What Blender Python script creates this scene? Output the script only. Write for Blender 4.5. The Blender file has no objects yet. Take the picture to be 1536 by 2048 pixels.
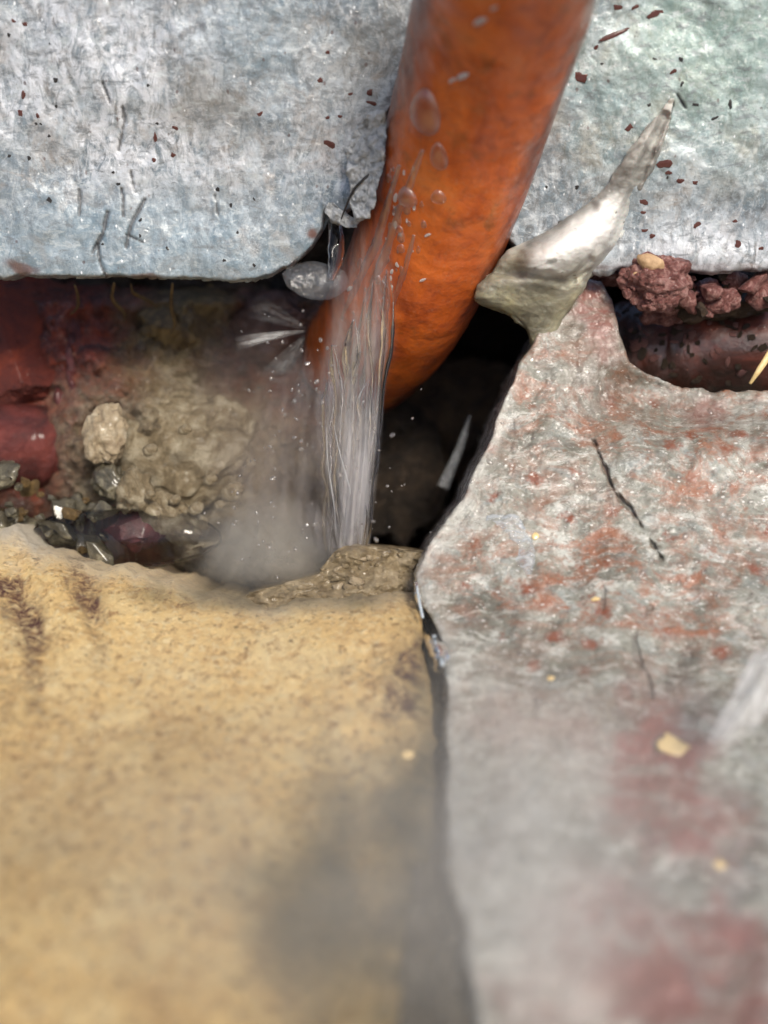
import bpy, bmesh, math, random
import numpy as np
from mathutils import Vector, Matrix
from mathutils.bvhtree import BVHTree
random.seed(7)
R = math.radians
scene = bpy.context.scene
COL = scene.collection

# ------------------------------------------------------------------ camera
D = 154.0                      # mm from the lens to the focus area
KMM = 100.0 / 1536.0           # mm per photo pixel at that distance
PITCH = R(30)
UP = np.array([0, math.sin(PITCH), math.cos(PITCH)])
TO = np.array([0, -math.cos(PITCH), math.sin(PITCH)])      # towards the camera
cam_d = bpy.data.cameras.new('camera')
cam = bpy.data.objects.new('camera', cam_d); COL.objects.link(cam)
cam.location = Vector(TO * D / 1000.0)
cam.rotation_euler = (R(90) - PITCH, 0, 0)
cam_d.sensor_fit = 'HORIZONTAL'; cam_d.sensor_width = 36.0
cam_d.lens = 18.0 / (50.0 / D)
cam_d.clip_start = 0.004; cam_d.clip_end = 50.0
cam_d.dof.use_dof = True
cam_d.dof.focus_distance = (D + 3.0) / 1000.0
cam_d.dof.aperture_fstop = (cam_d.lens / 1000.0) / 0.0037
scene.camera = cam

# ------------------------------------------------------------------ light
SUN_EL, SUN_AZ = R(52), R(205)       # azimuth clockwise from +Y: behind the camera, to the left of it or right of it
world = bpy.data.worlds.new('World'); scene.world = world; world.use_nodes = True
wn = world.node_tree; wn.nodes.clear()
sky = wn.nodes.new('ShaderNodeTexSky'); sky.sky_type = 'NISHITA'; sky.sun_disc = False
sky.sun_elevation = SUN_EL; sky.sun_rotation = SUN_AZ; sky.air_density = 1.0; sky.dust_density = 3.0; sky.ozone_density = 1.0
bg = wn.nodes.new('ShaderNodeBackground'); bg.inputs['Strength'].default_value = 0.09
wo = wn.nodes.new('ShaderNodeOutputWorld')
wn.links.new(sky.outputs[0], bg.inputs[0]); wn.links.new(bg.outputs[0], wo.inputs[0])
AZ = R(155)
sdir = Vector((math.sin(AZ) * math.cos(SUN_EL), math.cos(AZ) * math.cos(SUN_EL), math.sin(SUN_EL)))
sky.sun_rotation = AZ
sl = bpy.data.lights.new('sun', 'SUN'); sl.energy = 2.2; sl.angle = R(13); sl.color = (1.0, 0.93, 0.82)
so = bpy.data.objects.new('sun', sl); COL.objects.link(so)
so.rotation_euler = sdir.to_track_quat('Z', 'Y').to_euler()
scene.view_settings.view_transform = 'Standard'; scene.view_settings.look = 'None'
scene.view_settings.exposure = 0.68; scene.view_settings.gamma = 1.0
scene.cycles.use_denoising = True
scene.cycles.max_bounces = 10; scene.cycles.transparent_max_bounces = 24
scene.cycles.volume_bounces = 4; scene.cycles.caustics_refractive = True; scene.cycles.blur_glossy = 0.3; scene.cycles.caustics_reflective = False

# ------------------------------------------------------------------ maths helpers
def P(px, py, c):
    """photo pixel + height towards the camera (mm) -> world metres"""
    px = np.asarray(px, float); py = np.asarray(py, float); c = np.asarray(c, float)
    s = (D - c) / D
    a = (px - 768.0) * KMM * s; b = (1024.0 - py) * KMM * s
    out = np.empty(np.broadcast(px, py, c).shape + (3,))
    out[..., 0] = a; out[..., 1] = b * UP[1] + c * TO[1]; out[..., 2] = b * UP[2] + c * TO[2]
    return out / 1000.0
def _h(ix, iy, iz, seed):
    n = (ix.astype(np.int64) * 374761393 + iy.astype(np.int64) * 668265263 + iz.astype(np.int64) * 2147483647 + seed * 974711) & 0xFFFFFFFF
    n = ((n ^ (n >> 13)) * 1274126177) & 0xFFFFFFFF
    n = ((n ^ (n >> 16)) * 2246822519) & 0xFFFFFFFF
    return ((n ^ (n >> 15)) & 0xFFFFFF) / float(0xFFFFFF)
def vnoise(x, y, z=0.0, seed=0):
    x, y, z = np.broadcast_arrays(np.asarray(x, float), np.asarray(y, float), np.asarray(z, float))
    ix, iy, iz = np.floor(x), np.floor(y), np.floor(z)
    fx, fy, fz = x - ix, y - iy, z - iz
    q = lambda f: f * f * f * (f * (f * 6 - 15) + 10)
    ux, uy, uz = q(fx), q(fy), q(fz)
    r = 0
    for dx in (0, 1):
        for dy in (0, 1):
            for dz in (0, 1):
                w = (ux if dx else 1 - ux) * (uy if dy else 1 - uy) * (uz if dz else 1 - uz)
                r = r + w * _h(ix + dx, iy + dy, iz + dz, seed)
    return r * 2 - 1
def fbm(x, y, z=0.0, seed=0, oct=4, gain=0.5):
    r, a, f = 0, 1.0, 1.0
    for i in range(oct):
        r = r + a * vnoise(np.asarray(x) * f + 17.3 * i, np.asarray(y) * f - 9.1 * i, np.asarray(z) * f + 3.7 * i, seed + i)
        a *= gain; f *= 2.03
    return r
def interp(x, pts):
    xs, ys = zip(*pts); return np.interp(x, xs, ys)
def sstep(a, b, x):
    t = np.clip((x - a) / (b - a), 0, 1); return t * t * (3 - 2 * t)
def solve_c(f, py):
    B = (1024.0 - np.asarray(py, float)) * KMM; c = np.zeros_like(B)
    for _ in range(12): c = 0.5 * c + 0.5 * f(B * (1 - c / D))
    return c
def seg_dist(px, py, pts):
    best = np.full(np.shape(px), 1e9)
    for (x0, y0), (x1, y1) in zip(pts[:-1], pts[1:]):
        dx, dy = x1 - x0, y1 - y0; L = dx * dx + dy * dy
        t = np.clip(((px - x0) * dx + (py - y0) * dy) / L, 0, 1)
        best = np.minimum(best, np.hypot(px - x0 - t * dx, py - y0 - t * dy))
    return best
def blob(px, py, cx, cy, rx, ry, rot=0, soft=0.5, warp=0.35, seed=0, wl=60.0):
    x, y = px - cx, py - cy; a = R(rot)
    X = x * math.cos(a) + y * math.sin(a); Y = -x * math.sin(a) + y * math.cos(a)
    d = np.sqrt((X / rx) ** 2 + (Y / ry) ** 2) + warp * fbm(px / wl, py / wl, 0, seed, 4)
    return 1 - sstep(1 - soft, 1 + soft, d)

# ------------------------------------------------------------------ object helpers
def tag(o, label=None, cat=None, group=None, kind=None):
    for k, v in (('label', label), ('category', cat), ('group', group), ('kind', kind)):
        if v: o[k] = v
    return o
def empty(name, loc, label, cat, group=None):
    o = bpy.data.objects.new(name, None); COL.objects.link(o); o.location = Vector(loc); o.empty_display_size = 0.005
    return tag(o, label, cat, group)
def mesh_np(name, V, F, attrs=None, smooth=True):
    me = bpy.data.meshes.new(name)
    V = np.asarray(V, np.float32)
    me.from_pydata(V.tolist(), [], [tuple(f) for f in F])
    me.update()
    if smooth: me.polygons.foreach_set('use_smooth', np.ones(len(me.polygons), bool))
    for k, v in (attrs or {}).items():
        a = me.attributes.new(k, 'FLOAT', 'POINT'); a.data.foreach_set('value', np.asarray(v, np.float32).ravel())
    return me
BVH = {}
def link(name, V, F, mat, parent=None, attrs=None, bvh=None, smooth=True):
    V = np.asarray(V, float)
    org = V.mean(0)
    if bvh: BVH[bvh] = BVHTree.FromPolygons([Vector(v) for v in V], [tuple(f) for f in F])
    me = mesh_np(name, V - org, F, attrs, smooth)
    o = bpy.data.objects.new(name, me); COL.objects.link(o); me.materials.append(mat)
    if parent is not None:
        o.parent = parent; o.location = Vector(org) - parent.location
    else: o.location = Vector(org)
    return o
def hit(key, px, py):
    t = Vector(P(px, py, 0.0)) - cam.location
    loc, n, i, d = BVH[key].ray_cast(cam.location, t.normalized())
    if loc is None: return None, None
    if n.dot(t) > 0: n = -n
    return loc, n
def grid_patch(name, PX, PY, C, mat, parent=None, thick=12.0, attrs=None, bvh=None):
    """a dense relief surface made solid: its rim is carried back and closed behind"""
    n, m = PX.shape
    V = P(PX, PY, C).reshape(-1, 3)
    idx = np.arange(n * m).reshape(n, m)
    F = np.stack([idx[:-1, :-1], idx[1:, :-1], idx[1:, 1:], idx[:-1, 1:]], -1).reshape(-1, 4)
    rim = np.concatenate([idx[0, :], idx[1:, -1], idx[-1, -2::-1], idx[-2:0:-1, 0]])
    A = {k: np.asarray(v, float).ravel() for k, v in (attrs or {}).items()}
    rows = [V]; faces = [F]; last = rim; base = len(V)
    steps = [0.06, 0.18, 0.4, 0.7, 1.0]
    rv = V[rim]; cen = rv.mean(0)
    Q = PX.ravel()[rim]; W = PY.ravel()[rim]
    for k, s in enumerate(steps):
        j = fbm(Q / 23.0, W / 23.0, s * 5, 5, 3) * 0.0005
        ring = rv - TO[None, :] * (thick * s / 1000.0)
        ring = ring + (cen - ring) / np.linalg.norm(cen - ring, axis=1, keepdims=True) * (0.0005 * s + j[:, None] * (1 if k < 4 else 0))
        rows.append(ring); new = np.arange(base, base + len(rim)); base += len(rim)
        faces.append(np.stack([last, np.roll(last, -1), np.roll(new, -1), new], -1)); last = new
        for a in A: A[a] = np.concatenate([A[a], A[a][rim]])
    rows.append(cen[None] - TO[None, :] * thick / 1000.0); c0 = base
    for a in A: A[a] = np.concatenate([A[a], [0.0]])
    V = np.concatenate(rows)
    FL = np.concatenate(faces).tolist() + [(int(a), int(b), c0) for a, b in zip(last, np.roll(last, -1))]
    return link(name, V, FL, mat, parent, A, bvh)
ICO = {}
def ico(sub):
    if sub not in ICO:
        bm = bmesh.new(); bmesh.ops.create_icosphere(bm, subdivisions=sub, radius=1)
        ICO[sub] = (np.array([v.co[:] for v in bm.verts]), [[v.index for v in f.verts] for f in bm.faces]); bm.free()
    return ICO[sub]
def lump_verts(px, py, c, rx, ry, rz, rot=0, seed=0, rough=0.25, freq=1.6, sub=4, oct=4, square=1.0, facets=0):
    v, F = ico(sub)
    n = fbm(v[:, 0] * freq + seed, v[:, 1] * freq, v[:, 2] * freq, seed, oct, 0.55)
    u = v
    if square != 1.0: u = np.sign(v) * np.abs(v) ** square
    r = u * (1 + rough * n)[:, None]
    if facets:
        q = random.Random(seed)
        for _ in range(facets):
            w = np.array([q.gauss(0, 1), q.gauss(0, 1), q.gauss(0, 1)]); w /= np.linalg.norm(w)
            e = r @ w; r = r - np.maximum(e - q.uniform(0.5, 0.75), 0)[:, None] * w[None]
    s = KMM * (D - c) / D
    a = R(rot); x = r[:, 0] * rx * s; y = r[:, 1] * ry * s; z = r[:, 2] * rz * KMM
    X = x * math.cos(a) - y * math.sin(a); Y = x * math.sin(a) + y * math.cos(a)
    o = P(px, py, c)
    V = o[None] + (X[:, None] * np.array([1, 0, 0]) + Y[:, None] * UP + z[:, None] * TO) / 1000.0
    return V, F
def lump(name, px, py, c, rx, ry, rz, mat, label=None, cat=None, group=None, parent=None, bvh=None, **kw):
    V, F = lump_verts(px, py, c, rx, ry, rz, **kw)
    o = link(name, V, F, mat, parent, None, bvh)
    return tag(o, label, cat, group)
def tube_verts(path, seg=32, samples=80, flat=1.0, wob=0.0, seed=0, cap=True):
    """path: (px, py, c, radius px at the focus distance) control points, Catmull-Rom smoothed"""
    pts = np.array([np.concatenate([P(p[0], p[1], p[2]), [p[3] * KMM / 1000.0]]) for p in path])
    e = np.vstack([2 * pts[0] - pts[1], pts, 2 * pts[-1] - pts[-2]])
    out = []
    for i in range(len(pts) - 1):
        k = max(2, samples // (len(pts) - 1))
        for t in np.linspace(0, 1, k, endpoint=False):
            p0, p1, p2, p3 = e[i:i + 4]
            out.append(0.5 * (2 * p1 + (p2 - p0) * t + (2 * p0 - 5 * p1 + 4 * p2 - p3) * t ** 2 + (3 * p1 - p0 - 3 * p2 + p3) * t ** 3))
    out.append(pts[-1]); out = np.array(out)
    C = out[:, :3]; rad = np.maximum(out[:, 3], 1e-6)
    T = np.gradient(C, axis=0); T /= np.linalg.norm(T, axis=1, keepdims=True)
    ref = TO
    N1 = np.cross(T, ref); N1 /= np.linalg.norm(N1, axis=1, keepdims=True); N2 = np.cross(N1, T)
    th = np.linspace(0, 2 * np.pi, seg, endpoint=False)
    w = 1.0
    if wob:
        S = np.arange(len(C))[:, None]
        w = 1 + wob * fbm(np.cos(th)[None] * 1.5 + S * 0.0, np.sin(th)[None] * 1.5, S * 0.12 + seed, seed, 4)
    V = C[:, None] + (rad[:, None] * w)[..., None] * (np.cos(th)[None, :, None] * N1[:, None] + flat * np.sin(th)[None, :, None] * N2[:, None])
    n = len(C); V = V.reshape(-1, 3); F = []
    for i in range(n - 1):
        for j in range(seg):
            a, b = i * seg + j, i * seg + (j + 1) % seg
            F.append((a, b, b + seg, a + seg))
    if cap:
        V = np.vstack([V, C[0][None], C[-1][None]]); s0, s1 = len(V) - 2, len(V) - 1
        for j in range(seg):
            F.append((s0, (j + 1) % seg, j)); k = (n - 1) * seg
            F.append((s1, k + j, k + (j + 1) % seg))
    return V, F

# ------------------------------------------------------------------ materials
class NT:
    def __init__(s, name):
        s.m = bpy.data.materials.new(name); s.m.use_nodes = True; s.t = s.m.node_tree; s.t.nodes.clear()
        s.out = s.n('ShaderNodeOutputMaterial')
        tc = s.n('ShaderNodeTexCoord'); v = s.n('ShaderNodeVectorMath'); v.operation = 'SCALE'; v.inputs['Scale'].default_value = 1000.0
        s.l(tc.outputs['Object'], v.inputs[0]); s.co = v.outputs[0]
    def n(s, t): return s.t.nodes.new(t)
    def l(s, a, b): s.t.links.new(a, b)
    def put(s, v, sock):
        if hasattr(v, 'is_output'): s.l(v, sock)
        elif isinstance(v, (tuple, list)) and len(v) == 3 and sock.type == 'RGBA': sock.default_value = (*v, 1)
        else: sock.default_value = v
    def mapv(s, scale=(1, 1, 1), rot=(0, 0, 0), loc=(0, 0, 0), co=None):
        m = s.n('ShaderNodeMapping'); s.l(co or s.co, m.inputs[0])
        m.inputs['Scale'].default_value = scale; m.inputs['Rotation'].default_value = tuple(R(a) for a in rot); m.inputs['Location'].default_value = loc
        return m.outputs[0]
    def noise(s, scale, detail=6, rough=0.6, dist=0.0, co=None):
        t = s.n('ShaderNodeTexNoise'); s.l(co or s.co, t.inputs['Vector'])
        for k, v in (('Scale', scale), ('Detail', detail), ('Roughness', rough), ('Distortion', dist)): t.inputs[k].default_value = v
        return t.outputs['Fac']
    def voro(s, scale, co=None, rnd=1.0):
        t = s.n('ShaderNodeTexVoronoi'); s.l(co or s.co, t.inputs['Vector']); t.inputs['Scale'].default_value = scale; t.inputs['Randomness'].default_value = rnd
        return t.outputs['Distance'], t.outputs['Color']
    def ramp(s, f, stops, interp='LINEAR'):
        r = s.n('ShaderNodeValToRGB'); s.l(f, r.inputs[0]); r.color_ramp.interpolation = interp
        e = r.color_ramp.elements
        while len(e) < len(stops): e.new(0.5)
        for k, (p, c) in enumerate(stops):
            e[k].position = p; e[k].color = (*c, 1) if isinstance(c, (tuple, list)) else (c, c, c, 1)
        return r.outputs[0]
    def mix(s, f, a, b, mode='MIX'):
        m = s.n('ShaderNodeMix'); m.data_type = 'RGBA'; m.blend_type = mode
        s.put(f, m.inputs[0]); s.put(a, m.inputs[6]); s.put(b, m.inputs[7]); return m.outputs[2]
    def math(s, op, a, b=0.0, clamp=False):
        m = s.n('ShaderNodeMath'); m.operation = op; m.use_clamp = clamp; s.put(a, m.inputs[0]); s.put(b, m.inputs[1]); m.inputs[2].default_value = 0.13; return m.outputs[0]
    def attr(s, name):
        a = s.n('ShaderNodeAttribute'); a.attribute_name = name; return a.outputs['Fac']
    def bump(s, h, strength=0.5, dist=0.0005, prev=None):
        b = s.n('ShaderNodeBump'); s.l(h, b.inputs['Height']); b.inputs['Strength'].default_value = strength; b.inputs['Distance'].default_value = dist
        if prev: s.l(prev, b.inputs['Normal'])
        return b.outputs[0]
    def sparkle(s, p, scale=2.2, weight=0.6, rough=0.07, cover=(0.45, 0.62), strength=0.9):
        """a broken film of water: small wet patches with a rippled skin that catch the light"""
        b = s.bump(s.noise(scale, 4, 0.6, 0.6), strength, 0.0006)
        s.l(b, p.inputs['Coat Normal']); p.inputs['Coat Roughness'].default_value = rough
        s.l(s.math('MULTIPLY', s.ramp(s.noise(0.45, 4, 0.6, 0.5, s.mapv(loc=(50, 20, 10))), [(cover[0], 0.0), (cover[1], 1.0)]), weight), p.inputs['Coat Weight'])
    def pbsdf(s, color, rough=0.6, normal=None, **kw):
        p = s.n('ShaderNodeBsdfPrincipled'); s.put(color, p.inputs['Base Color']); s.put(rough, p.inputs['Roughness'])
        if normal: s.l(normal, p.inputs['Normal'])
        for k, v in kw.items(): s.put(v, p.inputs[k.replace('_', ' ')])
        s.l(p.outputs[0], s.out.inputs['Surface']); return p

def mat_wall():
    t = NT('grey_weathered_sheet')
    warp = t.noise(0.11, 6, 0.62, 1.2)
    c = t.ramp(warp, [(0.32, (0.115, 0.155, 0.185)), (0.43, (0.18, 0.225, 0.26)), (0.53, (0.26, 0.295, 0.32)), (0.64, (0.42, 0.475, 0.52))])
    st = t.mapv((1.0, 1.0, 0.5), (0, -12, 0))
    c = t.mix(t.ramp(t.noise(0.42, 8, 0.70, 1.6, st), [(0.48, 0.0), (0.60, 0.85)]), c, (0.45, 0.475, 0.495))
    c = t.mix(t.ramp(t.noise(0.45, 8, 0.72, 1.6, t.mapv((1, 1, 0.55), (0, 14, 0), (31, 4, 9))), [(0.50, 0.0), (0.63, 0.85)]), c, (0.15, 0.16, 0.165))
    c = t.mix(t.ramp(t.noise(0.2, 6, 0.65, 1.0, t.mapv(loc=(7, 3, 5))), [(0.5, 0.0), (0.66, 0.6)]), c, (0.33, 0.275, 0.23))
    c = t.mix(t.ramp(t.noise(0.9, 8, 0.75, 1.4, t.mapv(loc=(2, 13, 5))), [(0.54, 0.0), (0.62, 0.6)]), c, (0.48, 0.53, 0.57))
    c = t.mix(t.ramp(t.noise(1.0, 7, 0.7, 1.2, t.mapv((1, 1, 0.6), loc=(20, 13, 55))), [(0.56, 0.0), (0.64, 0.6)]), c, (0.13, 0.14, 0.15))
    c = t.mix(t.math('MULTIPLY', t.attr('m_white'), t.ramp(t.noise(0.5, 8, 0.72, 1.4, st), [(0.42, 0.0), (0.56, 1.0)])), c, (0.72, 0.74, 0.78))
    c = t.mix(t.attr('m_blue'), c, t.mix(0.45, c, (0.19, 0.28, 0.34)))
    c = t.mix(t.attr('m_green'), c, t.mix(0.42, c, (0.27, 0.44, 0.34)))
    c = t.mix(t.attr('m_tan'), c, (0.22, 0.19, 0.15))
    ds = t.noise(0.55, 6, 0.68, 0.4, t.mapv((0.7, 1, 1.6), (0, 28, 0), (3, 60, 8)))
    c = t.mix(t.ramp(ds, [(0.55, 0.0), (0.63, 0.65)]), c, (0.15, 0.165, 0.175))
    c = t.mix(t.ramp(ds, [(0.36, 0.6), (0.44, 0.0)]), c, (0.50, 0.54, 0.55))
    d, vc = t.voro(0.42, t.mapv((1, 1, 0.7)))
    c = t.mix(t.ramp(t.math('ADD', d, t.math('MULTIPLY', t.noise(2.5, 3), 0.16)), [(0.13, 0.7), (0.175, 0.0)]), c, (0.09, 0.05, 0.045))
    d2, _ = t.voro(1.1)
    c = t.mix(t.ramp(t.math('ADD', d2, t.math('MULTIPLY', t.noise(3.0, 3), 0.2)), [(0.15, 0.6), (0.2, 0.0)]), c, (0.12, 0.115, 0.11))
    d3, _ = t.voro(0.7, t.mapv((1, 1, 0.6), (0, 30, 0), (9, 9, 9)))
    c = t.mix(t.ramp(t.math('ADD', d3, t.math('MULTIPLY', t.noise(2.0, 3), 0.22)), [(0.15, 0.9), (0.21, 0.0)]), c, (0.82, 0.84, 0.86))  # pale flecks coloured in as wet glints
    c = t.mix(t.attr('m_dark'), c, (0.075, 0.075, 0.08))
    c = t.mix(t.attr('m_rust'), c, (0.14, 0.055, 0.035))
    n = t.bump(t.noise(1.8, 7, 0.7, 0.8), 0.3, 0.0003)
    n = t.bump(t.noise(0.3, 5, 0.6, 1.0), 0.25, 0.0010, n)
    p = t.pbsdf(c, t.ramp(t.noise(0.6, 6), [(0.38, 0.28), (0.62, 0.65)]), n, Specular_IOR_Level=0.6, Metallic=0.2)
    t.sparkle(p, 1.0, 0.8, 0.1, (0.36, 0.56), 0.6)
    return t.m
def mat_buff():
    t = NT('buff_stone')
    c = t.ramp(t.noise(0.10, 6, 0.62, 0.5), [(0.30, (0.84, 0.56, 0.235)), (0.5, (0.93, 0.66, 0.295)), (0.68, (0.95, 0.74, 0.39))])
    dash = t.mapv((1.25, 1.25, 0.62), (0, 38, 0))
    c = t.mix(t.ramp(t.noise(0.30, 8, 0.7, 0.8, dash), [(0.50, 0.0), (0.62, 0.6)]), c, (0.60, 0.36, 0.15))
    c = t.mix(t.ramp(t.noise(0.62, 9, 0.78, 0.15, t.mapv((1.25, 1.25, 0.7), (0, 30, 0), (40, 4, 7))), [(0.53, 0.0), (0.60, 0.85)]), c, (0.36, 0.19, 0.08))
    c = t.mix(t.ramp(t.noise(0.9, 6, 0.7, 0.4, dash), [(0.52, 0.0), (0.62, 0.7)]), c, (0.92, 0.74, 0.42))
    d, _ = t.voro(0.5, dash)
    pit = t.math('ADD', d, t.math('MULTIPLY', t.noise(1.0, 6, 0.7), 0.8))
    c = t.mix(t.math('MULTIPLY', t.ramp(pit, [(0.42, 0.8), (0.56, 0.0)]), t.ramp(t.noise(0.12, 3), [(0.4, 0.2), (0.6, 1.0)])), c, (0.15, 0.085, 0.04))
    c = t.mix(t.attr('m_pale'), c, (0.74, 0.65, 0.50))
    c = t.mix(t.math('MULTIPLY', t.attr('m_brown'), t.ramp(t.noise(0.4, 7, 0.72, 0.8), [(0.35, 0.3), (0.6, 1.0)])), c, t.mix(0.5, c, (0.30, 0.16, 0.055)))
    mm = t.math('MULTIPLY', t.attr('m_maroon'), t.ramp(t.noise(0.7, 6, 0.7, 0.8), [(0.38, 0.15), (0.58, 1.0)]))
    c = t.mix(mm, c, (0.11, 0.045, 0.04))
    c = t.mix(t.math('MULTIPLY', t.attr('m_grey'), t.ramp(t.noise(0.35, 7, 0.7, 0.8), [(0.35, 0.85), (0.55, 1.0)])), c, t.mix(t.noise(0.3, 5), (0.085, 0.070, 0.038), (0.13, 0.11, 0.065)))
    n = t.bump(t.noise(0.9, 9, 0.76, 0.5, dash), 1.0, 0.0010)
    n = t.bump(t.ramp(pit, [(0.40, 0.0), (0.58, 1.0)]), 0.7, 0.0006, n)
    t.pbsdf(c, 0.75, n, Specular_IOR_Level=0.3)
    return t.m
def mat_slab():
    t = NT('rust_stained_grey_stone')
    c = t.ramp(t.noise(0.085, 8, 0.68, 1.2), [(0.34, (0.07, 0.066, 0.05)), (0.44, (0.15, 0.15, 0.12)), (0.54, (0.24, 0.24, 0.20)), (0.64, (0.45, 0.45, 0.40))])
    st = t.mapv((0.55, 1.0, 1.0), (0, 18, 20))
    c = t.mix(t.ramp(t.noise(0.5, 9, 0.76, 0.6, st), [(0.51, 0.0), (0.59, 0.8)]), c, (0.48, 0.48, 0.435))
    c = t.mix(t.ramp(t.noise(0.42, 9, 0.78, 0.7, t.mapv((0.6, 1, 1), (0, 12, 15), (5, 8, 2))), [(0.49, 0.0), (0.64, 0.8)]), c, (0.13, 0.105, 0.08))
    c = t.mix(t.ramp(t.noise(0.3, 8, 0.72, 0.7, t.mapv((0.7, 1, 1), (0, -20, 0), (3, 30, 6))), [(0.52, 0.0), (0.66, 0.6)]), c, (0.25, 0.29, 0.285))
    r1 = t.ramp(t.noise(0.26, 9, 0.76, 0.6, t.mapv((0.7, 1, 1), loc=(12, 2, 40))), [(0.46, 0.0), (0.60, 1.0)])
    c = t.mix(t.math('MULTIPLY', r1, t.attr('m_rust')), c, t.mix(t.noise(0.8, 4), (0.20, 0.065, 0.03), (0.31, 0.15, 0.085)))
    d, _ = t.voro(0.23, t.mapv((0.75, 1, 1), (0, 10, 20)))
    sp = t.math('ADD', d, t.math('MULTIPLY', t.noise(0.9, 6, 0.7), 0.75))
    c = t.mix(t.math('MULTIPLY', t.ramp(sp, [(0.48, 0.95), (0.64, 0.0)]), t.attr('m_spots')), c, t.mix(t.noise(1.2, 5), (0.09, 0.022, 0.010), (0.28, 0.075, 0.025)))
    d2, _ = t.voro(0.9, t.mapv((0.7, 1, 1)))
    c = t.mix(t.math('MULTIPLY', t.ramp(t.math('ADD', d2, t.math('MULTIPLY', t.noise(2.0, 4), 0.4)), [(0.24, 0.7), (0.33, 0.0)]), t.attr('m_spots')), c, (0.10, 0.085, 0.075))
    d3, _ = t.voro(0.8, t.mapv((0.7, 1, 1), (0, 20, 0), (8, 8, 8)))
    c = t.mix(t.ramp(t.math('ADD', d3, t.math('MULTIPLY', t.noise(1.6, 4), 0.4)), [(0.26, 0.8), (0.34, 0.0)]), c, (0.66, 0.645, 0.61))
    c = t.mix(t.math('MULTIPLY', t.attr('m_mud'), t.ramp(t.noise(0.4, 8, 0.75, 0.5), [(0.35, 0.35), (0.58, 1.0)])), c, t.mix(0.85, c, (0.12, 0.08, 0.055)))
    fx = t.noise(1.6, 6, 0.75, 0.5, t.mapv((0.6, 1, 1), (0, 15, 0)))
    c = t.mix(t.ramp(fx, [(0.56, 0.0), (0.66, 0.75)]), c, (0.09, 0.07, 0.055))
    c = t.mix(t.ramp(fx, [(0.34, 0.7), (0.42, 0.0)]), c, (0.66, 0.64, 0.59))
    c = t.mix(t.math('MULTIPLY', t.attr('m_maroon'), t.ramp(t.noise(0.3, 8, 0.74, 1.0, st), [(0.40, 0.35), (0.52, 1.0)])), c, t.mix(t.noise(0.6, 5), (0.13, 0.04, 0.03), (0.27, 0.105, 0.08)))
    c = t.mix(t.math('MULTIPLY', t.attr('m_pale'), t.ramp(t.noise(0.3, 8, 0.74, 1.0), [(0.38, 0.3), (0.56, 1.0)])), c, t.mix(0.65, c, (0.56, 0.55, 0.50)))
    c = t.mix(t.attr('m_dark'), c, (0.07, 0.06, 0.052))
    n = t.bump(t.noise(1.3, 8, 0.75, 0.8), 0.25, 0.0004)
    n = t.bump(t.noise(0.3, 6, 0.65, 1.0), 0.4, 0.0012, n)
    p = t.pbsdf(c, t.ramp(t.noise(0.5, 6), [(0.38, 0.26), (0.62, 0.6)]), n, Specular_IOR_Level=0.5)
    t.sparkle(p, 1.0, 1.0, 0.06, (0.36, 0.52), 0.7)
    return t.m
def mat_simple(name, stops, scale=0.5, rough=0.6, bump=0.7, bs=1.2, bd=0.0006, coat=0.0, specks=None, spec=0.5, metallic=0.0, st=(1, 1, 1)):
    t = NT(name)
    co = t.mapv(st)
    c = t.ramp(t.noise(scale, 7, 0.68, 0.8, co), stops)
    if specks:
        d, _ = t.voro(specks[0]); c = t.mix(t.ramp(t.math('ADD', d, t.math('MULTIPLY', t.noise(3.0, 3), 0.25)), [(specks[2], 0.9), (specks[2] + 0.06, 0.0)]), c, specks[1])
    n = t.bump(t.noise(bs, 8, 0.72, 0.4, co), bump, bd)
    t.pbsdf(c, rough, n, Coat_Weight=coat, Coat_Roughness=0.12, Specular_IOR_Level=spec, Metallic=metallic)
    return t.m
def mat_pipe():
    t = NT('tarnished_copper')
    st = t.mapv((1, 1, 0.5), (0, 18, 0))
    c = t.ramp(t.noise(0.14, 6, 0.6, 0.8, st), [(0.28, (0.34, 0.055, 0.010)), (0.45, (0.58, 0.112, 0.014)), (0.58, (0.70, 0.15, 0.018)), (0.75, (0.66, 0.20, 0.045))])
    c = t.mix(t.ramp(t.noise(0.4, 6, 0.65, 1.0, t.mapv(loc=(4, 9, 2))), [(0.5, 0.0), (0.7, 0.55)]), c, (0.28, 0.05, 0.018))
    c = t.mix(t.ramp(t.noise(0.22, 5, 0.6, 0.5, t.mapv(loc=(14, 1, 22))), [(0.6, 0.0), (0.72, 0.5)]), c, (0.16, 0.075, 0.02))
    c = t.mix(t.ramp(t.noise(1.6, 5, 0.7), [(0.55, 0.0), (0.72, 0.35)]), c, (0.50, 0.24, 0.13))
    c = t.mix(t.math('MULTIPLY', t.attr('tarnish'), t.ramp(t.noise(0.35, 6, 0.7, 0.5, st), [(0.3, 0.4), (0.55, 1.0)])), c, (0.11, 0.024, 0.012))  # dark edge reflections painted over the base colour
    n = t.bump(t.noise(0.5, 4, 0.55), 0.35, 0.0006)
    n = t.bump(t.noise(2.4, 5, 0.7), 0.15, 0.0002, n)
    p = t.pbsdf(c, t.ramp(t.noise(0.5, 4), [(0.35, 0.30), (0.65, 0.48)]), n, Metallic=0.1)
    t.sparkle(p, 0.4, 0.55, 0.06, (0.36, 0.55), 0.8)
    return t.m
def mat_water(name='clear_water'):
    t = NT(name)
    n = t.bump(t.noise(0.5, 3, 0.5), 0.3, 0.0004)
    t.pbsdf((0.97, 0.985, 1.0), 0.02, n, Transmission_Weight=1.0, IOR=1.33, Specular_IOR_Level=0.5)
    return t.m
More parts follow.
